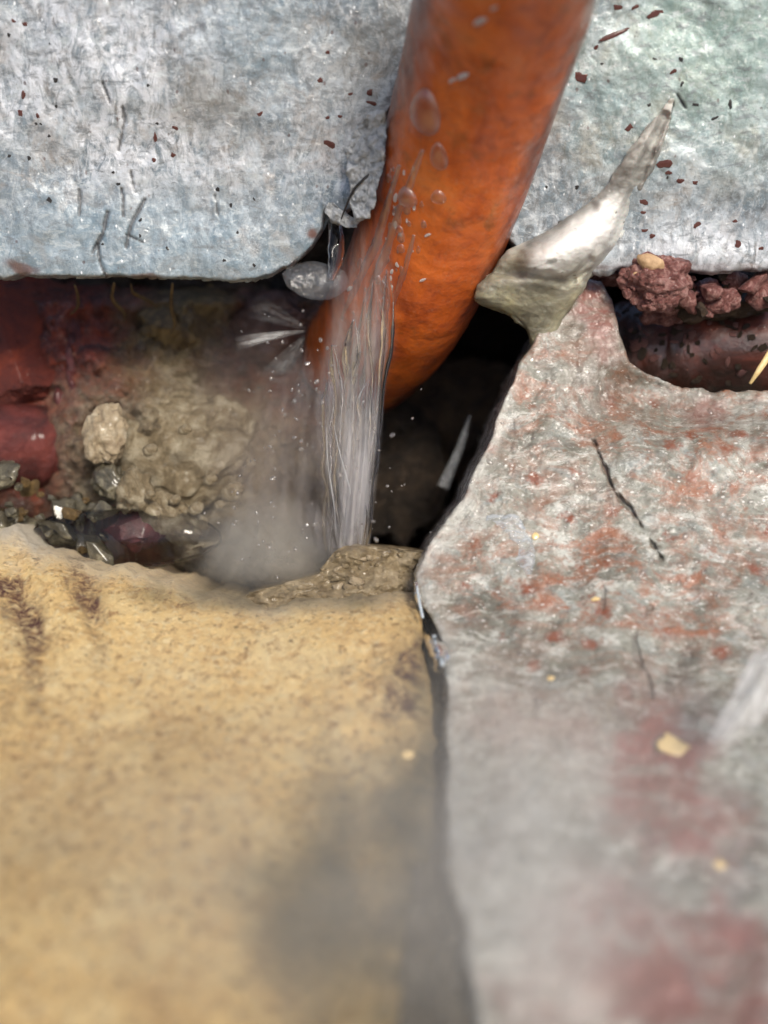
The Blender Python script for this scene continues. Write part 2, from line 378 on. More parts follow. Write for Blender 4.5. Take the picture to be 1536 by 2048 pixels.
def mat_veil(name, lo, hi, col, streak=(1.6, 1.6, 0.05), scale=0.9, gloss=0.18, rot=(0, 0, 0), fadeattr=True):
    """aerated running water: clear in places, milky where air is drawn along the flow"""
    t = NT(name)
    f = t.noise(scale, 6, 0.62, 0.3, t.mapv(streak, rot))
    a = t.ramp(f, [(0.32, lo), (0.68, hi)])
    a = t.math('MULTIPLY', a, t.attr('fade')) if fadeattr else a
    tr = t.n('ShaderNodeBsdfTransparent'); df = t.n('ShaderNodeBsdfDiffuse'); t.put(col, df.inputs[0])
    tl = t.n('ShaderNodeBsdfTranslucent'); t.put(col, tl.inputs[0])
    m1 = t.n('ShaderNodeMixShader'); m1.inputs[0].default_value = 0.5; t.l(df.outputs[0], m1.inputs[1]); t.l(tl.outputs[0], m1.inputs[2])
    gl = t.n('ShaderNodeBsdfGlossy'); gl.inputs['Roughness'].default_value = 0.12
    nb = t.bump(f, 0.8, 0.001); t.l(nb, gl.inputs['Normal'])
    m2 = t.n('ShaderNodeMixShader'); m2.inputs[0].default_value = gloss; t.l(m1.outputs[0], m2.inputs[1]); t.l(gl.outputs[0], m2.inputs[2])
    m3 = t.n('ShaderNodeMixShader'); t.l(a, m3.inputs[0]); t.l(tr.outputs[0], m3.inputs[1]); t.l(m2.outputs[0], m3.inputs[2])
    t.l(m3.outputs[0], t.out.inputs['Surface'])
    return t.m
def mat_mist(name, density, radii, scale=0.12, col=(0.9, 0.9, 0.9), lo=0.3, hi=0.7):
    """spray droplets hanging in the air, thinning out to nothing at the edge of the cloud"""
    t = NT(name)
    q = t.mapv(tuple(1.0 / r for r in radii))
    ln = t.n('ShaderNodeVectorMath'); ln.operation = 'LENGTH'; t.l(q, ln.inputs[0])
    fall = t.ramp(ln.outputs['Value'], [(0.0, 1.0), (0.45, 0.55), (0.95, 0.0)])
    d = t.math('MULTIPLY', fall, t.ramp(t.noise(scale, 4, 0.55, 0.6), [(lo, 0.05), (hi, 1.0)]))
    d = t.math('MULTIPLY', d, density)
    v = t.n('ShaderNodeVolumePrincipled'); t.put(col, v.inputs['Color']); t.l(d, v.inputs['Density']); v.inputs['Anisotropy'].default_value = 0.2
    t.l(v.outputs[0], t.out.inputs['Volume'])
    return t.m

def mat_drop():
    t = NT('water_drop_skin')
    n = t.bump(t.noise(0.8, 3), 0.1, 0.0003)
    fr = t.n('ShaderNodeLayerWeight'); t.l(n, fr.inputs['Normal'])
    tr = t.n('ShaderNodeBsdfTransparent'); gl = t.n('ShaderNodeBsdfGlossy'); gl.inputs['Roughness'].default_value = 0.22; t.l(n, gl.inputs['Normal'])
    tl = t.n('ShaderNodeBsdfTranslucent'); t.put((0.9, 0.85, 0.8), tl.inputs[0])  # milky share lightens the drop in place of light it would focus
    m1 = t.n('ShaderNodeMixShader'); m1.inputs[0].default_value = 0.34; t.l(tr.outputs[0], m1.inputs[1]); t.l(tl.outputs[0], m1.inputs[2])
    m2 = t.n('ShaderNodeMixShader'); t.l(t.math('MULTIPLY_ADD', t.math('POWER', fr.outputs['Facing'], 5.0), 0.28), m2.inputs[0]); t.l(m1.outputs[0], m2.inputs[1]); t.l(gl.outputs[0], m2.inputs[2])
    t.l(m2.outputs[0], t.out.inputs['Surface'])
    return t.m
M = dict(
    wall=mat_wall(), buff=mat_buff(), slab=mat_slab(), pipe=mat_pipe(), water=mat_water(),
    soil=mat_simple('wet_dark_soil', [(0.3, (0.010, 0.008, 0.006)), (0.5, (0.035, 0.024, 0.016)), (0.7, (0.085, 0.058, 0.036))], 0.25, 0.5, 1.0, 0.6, 0.002),
    maroon=mat_simple('maroon_paint', [(0.34, (0.012, 0.006, 0.004)), (0.5, (0.045, 0.012, 0.008)), (0.66, (0.11, 0.024, 0.014))], 0.13, 0.35, 0.5, 0.8, 0.0006, 0.5, (0.8, (0.30, 0.12, 0.09), 0.16)),
    brick=mat_simple('red_brick', [(0.32, (0.07, 0.012, 0.008)), (0.5, (0.15, 0.024, 0.012)), (0.68, (0.30, 0.05, 0.017))], 0.14, 0.6, 1.0, 1.2, 0.0010, 0.08, (0.7, (0.34, 0.20, 0.16), 0.15)),
    maroonwet=mat_simple('dull_maroon_paint', [(0.32, (0.03, 0.008, 0.007)), (0.5, (0.10, 0.018, 0.014)), (0.68, (0.18, 0.035, 0.025))], 0.2, 0.5, 0.8, 1.0, 0.0009, 0.12, (0.9, (0.36, 0.22, 0.18), 0.14)),
    brickgrain=mat_simple('grainy_maroon_brick', [(0.3, (0.04, 0.008, 0.008)), (0.5, (0.11, 0.022, 0.020)), (0.7, (0.19, 0.05, 0.045))], 0.4, 0.4, 1.0, 1.0, 0.0012, 0.35, (0.6, (0.42, 0.27, 0.22), 0.19)),
    crimson=mat_simple('crumbly_red_mortar', [(0.3, (0.07, 0.02, 0.017)), (0.48, (0.24, 0.085, 0.07)), (0.62, (0.50, 0.27, 0.235))], 0.7, 0.5, 1.0, 1.6, 0.001, 0.2, (0.9, (0.55, 0.40, 0.33), 0.15)),
    mortar=mat_simple('grey_mortar', [(0.3, (0.09, 0.066, 0.035)), (0.46, (0.26, 0.20, 0.115)), (0.64, (0.50, 0.43, 0.30))], 0.3, 0.6, 1.0, 1.6, 0.001, 0.05, (0.5, (0.05, 0.04, 0.028), 0.13)),
    wetmortar=mat_simple('wet_tan_mortar', [(0.3, (0.12, 0.085, 0.045)), (0.5, (0.27, 0.205, 0.115)), (0.7, (0.46, 0.37, 0.24))], 0.3, 0.4, 0.9, 0.9, 0.001, 0.3),
    tan=mat_simple('tan_mortar', [(0.3, (0.22, 0.16, 0.10)), (0.5, (0.42, 0.33, 0.21)), (0.7, (0.60, 0.52, 0.38))], 0.5, 0.5, 1.0, 1.0, 0.0008, 0.2, (0.7, (0.08, 0.05, 0.03), 0.13)),
    redclay=mat_simple('reddish_brown_clay', [(0.3, (0.03, 0.012, 0.008)), (0.5, (0.10, 0.042, 0.028)), (0.7, (0.20, 0.10, 0.07))], 0.2, 0.45, 1.0, 0.6, 0.0012, 0.25),
    ochre=mat_simple('ochre_clay', [(0.3, (0.05, 0.03, 0.012)), (0.5, (0.17, 0.105, 0.035)), (0.7, (0.32, 0.215, 0.085))], 0.25, 0.5, 1.0, 0.7, 0.0012, 0.2, None, 0.5, 0.0, (1.5, 1.5, 0.6)),
    gravel=mat_simple('wet_gravel', [(0.3, (0.02, 0.018, 0.012)), (0.5, (0.085, 0.073, 0.045)), (0.68, (0.30, 0.265, 0.175))], 0.35, 0.3, 0.8, 1.2, 0.0006, 0.5),
    brown=mat_simple('dark_brown_stone', [(0.3, (0.012, 0.007, 0.004)), (0.5, (0.055, 0.032, 0.016)), (0.7, (0.12, 0.075, 0.035))], 0.2, 0.5, 1.0, 0.6, 0.0014),
    sealant=mat_simple('white_sealant', [(0.28, (0.22, 0.20, 0.17)), (0.42, (0.52, 0.50, 0.44)), (0.6, (0.74, 0.73, 0.68))], 0.14, 0.38, 0.8, 0.9, 0.0008, 0.3, (0.5, (0.22, 0.20, 0.14), 0.12)),
    olive=mat_simple('olive_sealant', [(0.3, (0.06, 0.052, 0.03)), (0.48, (0.17, 0.15, 0.085)), (0.62, (0.31, 0.275, 0.14)), (0.75, (0.42, 0.37, 0.16))], 0.18, 0.45, 0.9, 0.9, 0.0009, 0.25),
    foil=mat_simple('crumpled_pale_edge', [(0.3, (0.34, 0.36, 0.37)), (0.45, (0.66, 0.68, 0.69)), (0.6, (0.88, 0.90, 0.91))], 0.6, 0.25, 1.0, 0.7, 0.0016, 0.3),
    pebble=mat_simple('tan_pebble', [(0.3, (0.36, 0.22, 0.11)), (0.7, (0.62, 0.42, 0.24))], 0.8, 0.5, 0.6, 1.4, 0.0004),
    straw=mat_simple('straw_grain', [(0.3, (0.62, 0.42, 0.16)), (0.7, (0.85, 0.66, 0.34))], 0.6, 0.3, 0.4, 1.4, 0.0003, 0.6),
    fleck=mat_simple('dark_red_fleck', [(0.3, (0.05, 0.012, 0.010)), (0.7, (0.16, 0.045, 0.030))], 0.9, 0.4, 0.6, 1.4, 0.0004, 0.3),
    mud=mat_simple('grey_brown_mud', [(0.3, (0.05, 0.042, 0.03)), (0.5, (0.10, 0.085, 0.062)), (0.7, (0.17, 0.15, 0.115))], 0.25, 0.4, 0.9, 0.8, 0.001, 0.2),
    black=mat_simple('black_grit', [(0.3, (0.010, 0.009, 0.009)), (0.7, (0.035, 0.03, 0.028))], 0.9, 0.4, 0.6, 1.4, 0.0004, 0.3),
)

# ------------------------------------------------------------------ the setting: hollow behind the blocks
def wall_c(py): return solve_c(lambda b: -5 + 0.35 * (b - 30), py)
def build_cavity():
    n, m = 170, 300
    s = np.linspace(0, 1, m); t = np.linspace(0, 1, n)
    PX, PY = np.meshgrid(-400 + s * 2400, 250 + t * 1100)
    C = -34 + 5 * fbm(PX / 260, PY / 260, 0, 11, 4) + 2.2 * fbm(PX / 60, PY / 60, 0, 12, 4) + 0.7 * fbm(PX / 18, PY / 18, 0, 13, 3)
    C -= 45 * blob(PX, PY, 1010, 690, 150, 170, 20, 0.7, 0.1, 3)
    C -= 30 * blob(PX, PY, 880, 1010, 170, 110, 0, 0.7, 0.1, 3)
    C -= 28 * blob(PX, PY, 1260, 590, 120, 50, 0, 0.7, 0.1, 3)
    C += 10 * sstep(1000, 1250, PY) * sstep(620, 300, PX)
    o = grid_patch('hollow_ground', PX, PY, C, M['soil'], thick=30)
    tag(o, kind='structure')
build_cavity()

# ------------------------------------------------------------------ upper sheet
WALL_EDGE = [(-300, 553), (0, 553), (90, 556), (300, 556), (470, 559), (540, 556), (575, 535), (625, 490), (643, 462), (646, 425), (690, 425), (725, 400), (760, 240),
             (820, 150), (960, 150), (1000, 300), (1010, 470), (1060, 520), (1180, 545), (1240, 540), (1400, 541), (1536, 538), (1900, 540)]
def build_wall():
    m, n = 760, 260
    px = np.linspace(-300, 1900, m)
    edge = interp(px, WALL_EDGE) + 5 * fbm(px / 50, px * 0, 0, 21, 4) * sstep(0, 1, np.ones_like(px))
    t = np.linspace(0, 1, n) ** 0.85
    PX = np.tile(px, (n, 1)); PY = -320 + (edge[None] + 320) * t[:, None]
    C = wall_c(PY)
    C += 0.9 * fbm(PX / 330, PY / 330, 0, 31, 3) + 0.28 * fbm(PX / 80, PY / 110, 0, 32, 4) + 0.05 * fbm(PX / 22, PY / 26, 0, 33, 3)
    right = sstep(1000, 1150, PX)
    C += right * 0.04 * fbm((PX + PY * 0.8) / 120, (PY - PX * 0.6) / 30, 0, 34, 3)
    d = (edge[None] - PY) * KMM
    C -= 0.35 * (1 - np.sqrt(np.clip(1 - (1 - np.clip(d / 0.4, 0, 1)) ** 2, 0, 1)))
    # dented lip and a slight upturn along the lower edge
    C += 0.2 * np.exp(-((d - 2.2) / 1.4) ** 2) * (0.6 + 0.6 * fbm(PX / 90, PX * 0, 0, 36, 3))
    dark = np.zeros_like(PX)
    for pts, w in (([(215, 425), (205, 470), (185, 505)], 3.2), ([(290, 400), (262, 450), (252, 495)], 3.0), ([(158, 380), (161, 410), (158, 432)], 2.6),
                   ([(245, 215), (249, 240), (238, 300)], 2.4), ([(243, 378), (247, 405), (246, 432)], 2.2), ([(195, 490), (200, 525), (212, 555)], 2.4),
                   ([(262, 345), (270, 385)], 2.0), ([(205, 165), (220, 205)], 2.0), ([(430, 390), (436, 430)], 2.0), ([(252, 470), (285, 484)], 1.6),
                   ([(1345, 205), (1330, 260), (1300, 330)], 2.6), ([(1355, 190), (1370, 215)], 3.0)):
        q = seg_dist(PX, PY, pts) + 1.2 * fbm(PX / 14, PY / 14, 0, 38, 2)
        k = 1 - sstep(w * 0.6, w * 1.5, q); dark = np.maximum(dark, k * 0.85); C -= 0.35 * k
    for (x, y, rx, ry, a) in ((380, 60, 26, 9, -25), (365, 68, 16, 6, -60), (715, 35, 10, 12, 0)):
        dark = np.maximum(dark, 0.6 * blob(PX, PY, x, y, rx, ry, a, 0.4, 0.5, 4, 12))
    white = np.clip(blob(PX, PY, 190, 150, 260, 130, 20, 0.8, 0.5, 41, 90) * 0.9 + blob(PX, PY, 300, 330, 130, 60, 0, 0.8, 0.5, 42, 70) * 0.6
                    + blob(PX, PY, 1420, 500, 160, 45, 0, 0.8, 0.4, 43, 60) * 0.8 + blob(PX, PY, 650, 330, 150, 120, 0, 0.8, 0.5, 44, 60) * 0.35, 0, 1)
    blue = np.clip(blob(PX, PY, 250, 500, 460, 110, 0, 0.8, 0.3, 45, 120) + 0.8 * blob(PX, PY, 520, 90, 90, 120, 0, 0.8, 0.3, 46) + 0.8 * blob(PX, PY, 1190, 200, 60, 40, 0, 0.6, 0.3, 47), 0, 1)
    green = np.clip(blob(PX, PY, 1440, 90, 260, 200, 0, 1.0, 0.3, 48, 150), 0, 1)
    tan = 0.45 * blob(PX, PY, 420, 210, 70, 50, 20, 0.8, 0.5, 49, 40) + 0.3 * blob(PX, PY, 720, 120, 90, 150, 0, 0.8, 0.5, 50, 60)
    rust = 0.9 * blob(PX, PY, 624, 467, 11, 10, 0, 0.4, 0.2, 51, 20) + 0.6 * blob(PX, PY, 295, 553, 30, 6, 0, 0.5, 0.4, 52, 20) + 0.7 * blob(PX, PY, 40, 535, 30, 12, 20, 0.5, 0.4, 53, 20)
    rust = rust + 0.35 * right * blob(PX, PY, 1300, 535, 400, 8, 0, 0.6, 0.5, 55, 30)
    o = grid_patch('sheet', PX, PY, C, M['wall'], WALL, 2.6, dict(m_dark=dark, m_white=white, m_blue=blue, m_green=green, m_tan=tan, m_rust=np.clip(rust, 0, 1)), 'wall')
WALL = empty('wall_sheet', P(600, 550, -8), 'weathered pale grey sheet facing the wall above the wet hollow, notched round the copper pipe', 'wall panel')
build_wall()
# crumpled lip torn back beside the pipe
def row_patch(name, rows, cfun, mat, parent, thick, n=90, m=60, seed=0, bvh=None, attrs=None):
    py = np.linspace(rows[0][0], rows[-1][0], n)
    L = interp(py, [(r[0], r[1]) for r in rows]); Rr = interp(py, [(r[0], r[2]) for r in rows])
    u = np.linspace(0, 1, m)
    PX = L[:, None] + (Rr - L)[:, None] * u[None]; PX += 3 * fbm(PX / 20, py[:, None] / 20, 0, seed, 3)
    PY = np.tile(py[:, None], (1, m)); 
    return grid_patch(name, PX, PY, cfun(PX, PY), mat, parent, thick, attrs(PX, PY, u[None] * np.ones_like(PX)) if attrs else None, bvh)
row_patch('torn_lip', [(222, 742, 770), (250, 712, 775), (300, 692, 770), (350, 697, 762), (400, 700, 750), (438, 712, 740)],
          lambda X, Y: wall_c(Y) + 2.6 + 1.7 * np.abs(fbm(X / 38, Y / 38, 0, 61, 4)) + 0.04 * (X - 700), M['foil'], WALL, 1.6, seed=62)
row_patch('torn_lip', [(405, 655, 668), (425, 648, 690), (440, 662, 715), (455, 690, 716)],
          lambda X, Y: wall_c(Y) + 0.4 + 0.9 * np.abs(fbm(X / 24, Y / 24, 0, 63, 4)), M['foil'], WALL, 1.2, 30, 40, seed=64)
V, F = tube_verts([(752, 338, wall_c(338) + 4, 2.2), (728, 358, wall_c(358) + 4, 3), (706, 382, wall_c(382) + 3.4, 2.6), (690, 418, wall_c(418) + 2.4, 2), (682, 440, wall_c(440) + 1, 1.2)], 8, 24)
link('crack_edge', V, F, M['black'], WALL)

# dark red and black flecks stuck on the sheet: parts of it, sharing a few chip meshes
def chip_mesh(seed):
    v, F = ico(2); n = fbm(v[:, 0] * 1.3 + seed, v[:, 1] * 1.3, v[:, 2] * 1.3, seed, 3)
    return mesh_np('chip', v * (1 + 0.45 * n)[:, None] * np.array([1, 1, 0.45]), F)
CHIPS = {}
for k in range(4):
    for mn in ('fleck', 'black', 'straw', 'pebble'):
        me = chip_mesh(90 + k); me.materials.append(M[mn]); CHIPS[mn, k] = me
def place(me, name, key, px, py, rx, ry, rot=0, lift=0.15, parent=None, hz=None):
    loc, nrm = hit(key, px, py)
    if loc is None: return None
    o = bpy.data.objects.new(name, me); COL.objects.link(o)
    s = KMM / 1000.0
    q = nrm.to_track_quat('Z', 'Y').to_matrix().to_4x4()
    hz = hz if hz else 0.5 * min(rx, ry)
    mtx = Matrix.Translation(loc + nrm * (lift * hz * s)) @ q @ Matrix.Rotation(R(rot), 4, 'Z') @ Matrix.Diagonal((rx * s, ry * s, hz * s, 1))
    if parent is not None:
        o.parent = parent; o.matrix_parent_inverse = Matrix.Identity(4); o.matrix_basis = Matrix.Translation(-parent.location) @ mtx
    else: o.matrix_basis = mtx
    return o
FL = [(1160, 152, 17, 11, -10), (1328, 328, 19, 10, 5), (1335, 345, 8, 5, 0), (1362, 362, 9, 6, 0), (1257, 256, 10, 7, 50), (1346, 144, 9, 5, 30), (1287, 403, 9, 7, -20), (1303, 472, 9, 7, 0),
      (1289, 461, 9, 5, 0), (1394, 450, 11, 7, 30), (1476, 488, 8, 12, 30), (1232, 68, 34, 6, 22), (1238, 15, 14, 8, 0), (1270, 15, 10, 5, 20), (1308, 28, 17, 8, 15), (1192, 95, 7, 5, 40),
      (1390, 365, 7, 5, 0), (1522, 497, 7, 5, 0), (1470, 442, 6, 4, 0), (1288, 425, 7, 4, 0), (520, 228, 8, 6, 20), (658, 288, 15, 9, -30), (655, 235, 5, 4, 0), (680, 233, 6, 4, 0),
      (738, 183, 8, 8, 0), (742, 206, 13, 5, -15), (310, 275, 4, 14, 0), (308, 320, 5, 6, 0), (346, 310, 6, 7, -30), (350, 256, 8, 5, -30), (640, 160, 6, 6, 0), (47, 190, 5, 10, -15), (40, 225, 6, 8, 0),
      (75, 232, 4, 7, 20), (50, 48, 8, 5, -20), (27, 42, 6, 4, -30), (700, 188, 7, 4, 10), (655, 105, 5, 5, 0)]
for k, (x, y, rx, ry, a) in enumerate(FL): place(CHIPS['fleck', k % 4], 'red_fleck', 'wall', x, y, rx * 0.85, ry * 0.8, a, -0.1, WALL, 2.2)
BL = [(111, 160, 6, 7), (296, 171, 4, 4), (112, 213, 4, 4), (58, 316, 6, 5), (99, 401, 8, 6), (237, 368, 6, 4), (436, 379, 5, 6), (462, 410, 7, 5), (508, 398, 5, 3), (314, 247, 4, 4), (205, 488, 4, 3),
      (281, 440, 6, 4), (280, 472, 5, 4), (335, 497, 6, 4), (448, 521, 6, 4), (98, 272, 4, 4), (18, 70, 5, 5), (99, 87, 3, 3), (1362, 118, 6, 5), (1310, 118, 6, 3), (1298, 210, 5, 5), (1364, 168, 7, 4), (1460, 210, 10, 5),
      (1154, 374, 5, 6), (1392, 210, 9, 4), (1430, 236, 10, 4), (1335, 355, 5, 3), (1093, 374, 4, 4), (508, 530, 5, 4), (226, 345, 4, 4), (18, 312, 4, 4), (475, 465, 4, 4), (72, 248, 4, 4), (82, 248, 4, 3), (1204, 128, 4, 3)]
for k, (x, y, rx, ry) in enumerate(BL): place(CHIPS['black', k % 4], 'black_speck', 'wall', x, y, rx * 0.8, ry * 0.75, k * 37, -0.1, WALL, 2)

# ------------------------------------------------------------------ copper pipe
def build_pipe():
    path = [(1060, -260, 38, 154), (1005, 0, 21.5, 154), (950, 200, 9, 154), (888, 400, -3, 154), (838, 530, -11, 154), (790, 625, -20, 154), (738, 695, -33, 152), (690, 745, -52, 148), (640, 790, -75, 144)]
    root = empty('copper_pipe', P(800, 600, -14), 'bent orange copper pipe coming down through the notch in the grey sheet, wet with drops', 'pipe')
    V, F = tube_verts(path, 72, 260, 1.0, 0.012, 5)
    th = np.linspace(0, 2 * np.pi, 72, endpoint=False); rows = (len(V) - 2) // 72
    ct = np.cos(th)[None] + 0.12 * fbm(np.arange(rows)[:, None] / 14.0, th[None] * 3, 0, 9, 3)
    tar = np.clip(0.85 * sstep(0.62, 0.92, ct) * sstep(-0.4, 0.2, np.sin(th)[None] * 0 + 0.3) + 0.8 * sstep(0.84, 0.97, -ct), 0, 1)  # reflections along both pipe edges, put into the colour as dark bands
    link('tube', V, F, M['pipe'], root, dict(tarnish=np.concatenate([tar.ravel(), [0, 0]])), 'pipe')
    return root
PIPE = build_pipe()

# ------------------------------------------------------------------ buff block, lower left
BUFF_TOP = [(-400, 1010), (0, 1046), (40, 1060), (70, 1085), (140, 1118), (200, 1132), (290, 1140), (360, 1165), (430, 1190), (540, 1212), (640, 1200), (740, 1188), (835, 1185), (900, 1190)]
def buff_f(b): return 2 - 1.15 * (b + 8) + 1.0 * 8 * np.logaddexp(0, -(b + 24) / 8)
def build_buff():
    m, n = 400, 480
    u = np.linspace(0, 1, m); t = np.linspace(0, 1, n) ** 1.25
    px0 = -420 + u * (845 + 420)
    top = interp(px0, BUFF_TOP) + 7 * fbm(px0 / 40, px0 * 0, 0, 71, 6, 0.6)
    PY = top[None] + (2700 - top[None]) * t[:, None]
    PX0 = np.tile(px0, (n, 1))
    xr = interp(PY, [(1150, 838), (1250, 842), (1330, 850), (1420, 862), (1600, 868), (2048, 850), (2700, 830)]) + 5 * fbm(PY / 45, PY * 0, 0, 72, 4)
    PX = -420 + (PX0 + 420) * (xr + 420) / (845 + 420)
    C = solve_c(buff_f, PY)
    C += 1.4 * fbm(PX / 420, PY / 420, 0, 73, 3) + 0.3 * fbm(PX / 110, PY / 110, 0, 74, 4) + 0.16 * fbm((PX + PY) / 42, (PY - PX) / 26, 0, 75, 4)
    d = np.clip((PY - top[None]) * KMM * 1.0, 0, 99)
    C -= 5.5 * (1 - np.sqrt(np.clip(1 - (1 - np.clip(d / 6.0, 0, 1)) ** 2, 0, 1))) * 0.8
    d2 = np.clip((xr - PX) * KMM, 0, 99)
    C -= 2.2 * (1 - np.sqrt(np.clip(1 - (1 - np.clip(d2 / 3.0, 0, 1)) ** 2, 0, 1)))
    # worn hollow near the joint at the front
    hol = blob(PX, PY, 640, 1850, 110, 230, 8, 0.9, 0.25, 76, 120)
    C -= 5.0 * hol
    C -= 2.5 * blob(PX, PY, 800, 1700, 90, 300, 0, 0.9, 0.25, 79, 120)
    C -= 1.6 * blob(PX, PY, 60, 1230, 30, 120, -15, 0.8, 0.3, 77, 40) + 1.2 * blob(PX, PY, 170, 1190, 22, 80, -20, 0.8, 0.3, 78, 40)
    mar = np.clip(blob(PX, PY, 40, 1215, 34, 70, -25, 0.7, 0.5, 81, 30) + 0.75 * blob(PX, PY, 68, 1320, 24, 90, 0, 0.8, 0.5, 82, 30) + 0.85 * blob(PX, PY, 165, 1185, 26, 66, -22, 0.7, 0.5, 83, 30)
                  + 0.45 * blob(PX, PY, 195, 1270, 18, 60, 0, 0.8, 0.5, 84, 30) + 0.8 * blob(PX, PY, 785, 1418, 40, 26, 0, 0.6, 0.5, 85, 30) + 0.6 * blob(PX, PY, 790, 1355, 55, 40, 0, 0.8, 0.6, 86, 30)
                  + 0.8 * blob(PX, PY, 835, 1350, 28, 70, 0, 0.7, 0.5, 87, 30) + 0.5 * blob(PX, PY, 690, 1340, 16, 14, 0, 0.7, 0.5, 88, 30) + 0.4 * blob(PX, PY, 10, 1400, 25, 60, 0, 0.8, 0.5, 89, 30), 0, 1)
    brown = np.clip(0.8 * blob(PX, PY, 30, 1650, 140, 220, 20, 0.9, 0.4, 91, 80) + 0.55 * blob(PX, PY, 380, 1480, 180, 60, -20, 0.9, 0.5, 92, 80) + 0.5 * blob(PX, PY, 820, 1300, 50, 130, 0, 0.9, 0.4, 93, 50)
                    + 0.5 * blob(PX, PY, 230, 1640, 150, 80, -35, 0.9, 0.5, 94, 90) + 0.4 * blob(PX, PY, 380, 1990, 160, 80, 0, 1.0, 0.5, 95, 90), 0, 1)
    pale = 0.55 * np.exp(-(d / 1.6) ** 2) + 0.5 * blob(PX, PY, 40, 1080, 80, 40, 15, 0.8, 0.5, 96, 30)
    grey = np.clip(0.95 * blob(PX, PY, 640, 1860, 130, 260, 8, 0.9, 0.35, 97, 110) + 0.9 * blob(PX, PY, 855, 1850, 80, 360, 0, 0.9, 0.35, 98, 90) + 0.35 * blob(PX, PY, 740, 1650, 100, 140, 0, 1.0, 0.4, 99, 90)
                   + 0.7 * blob(PX, PY, 600, 1192, 240, 26, 0, 0.8, 0.4, 80, 60) + 0.4 * blob(PX, PY, 860, 1450, 30, 200, 0, 0.8, 0.4, 70, 50), 0, 1)
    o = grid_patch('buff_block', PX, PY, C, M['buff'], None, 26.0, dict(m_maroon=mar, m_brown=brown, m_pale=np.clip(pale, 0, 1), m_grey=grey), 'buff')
    tag(o, 'large sandy yellow block with a pitted face in front of the hollow', 'stone block')
build_buff()

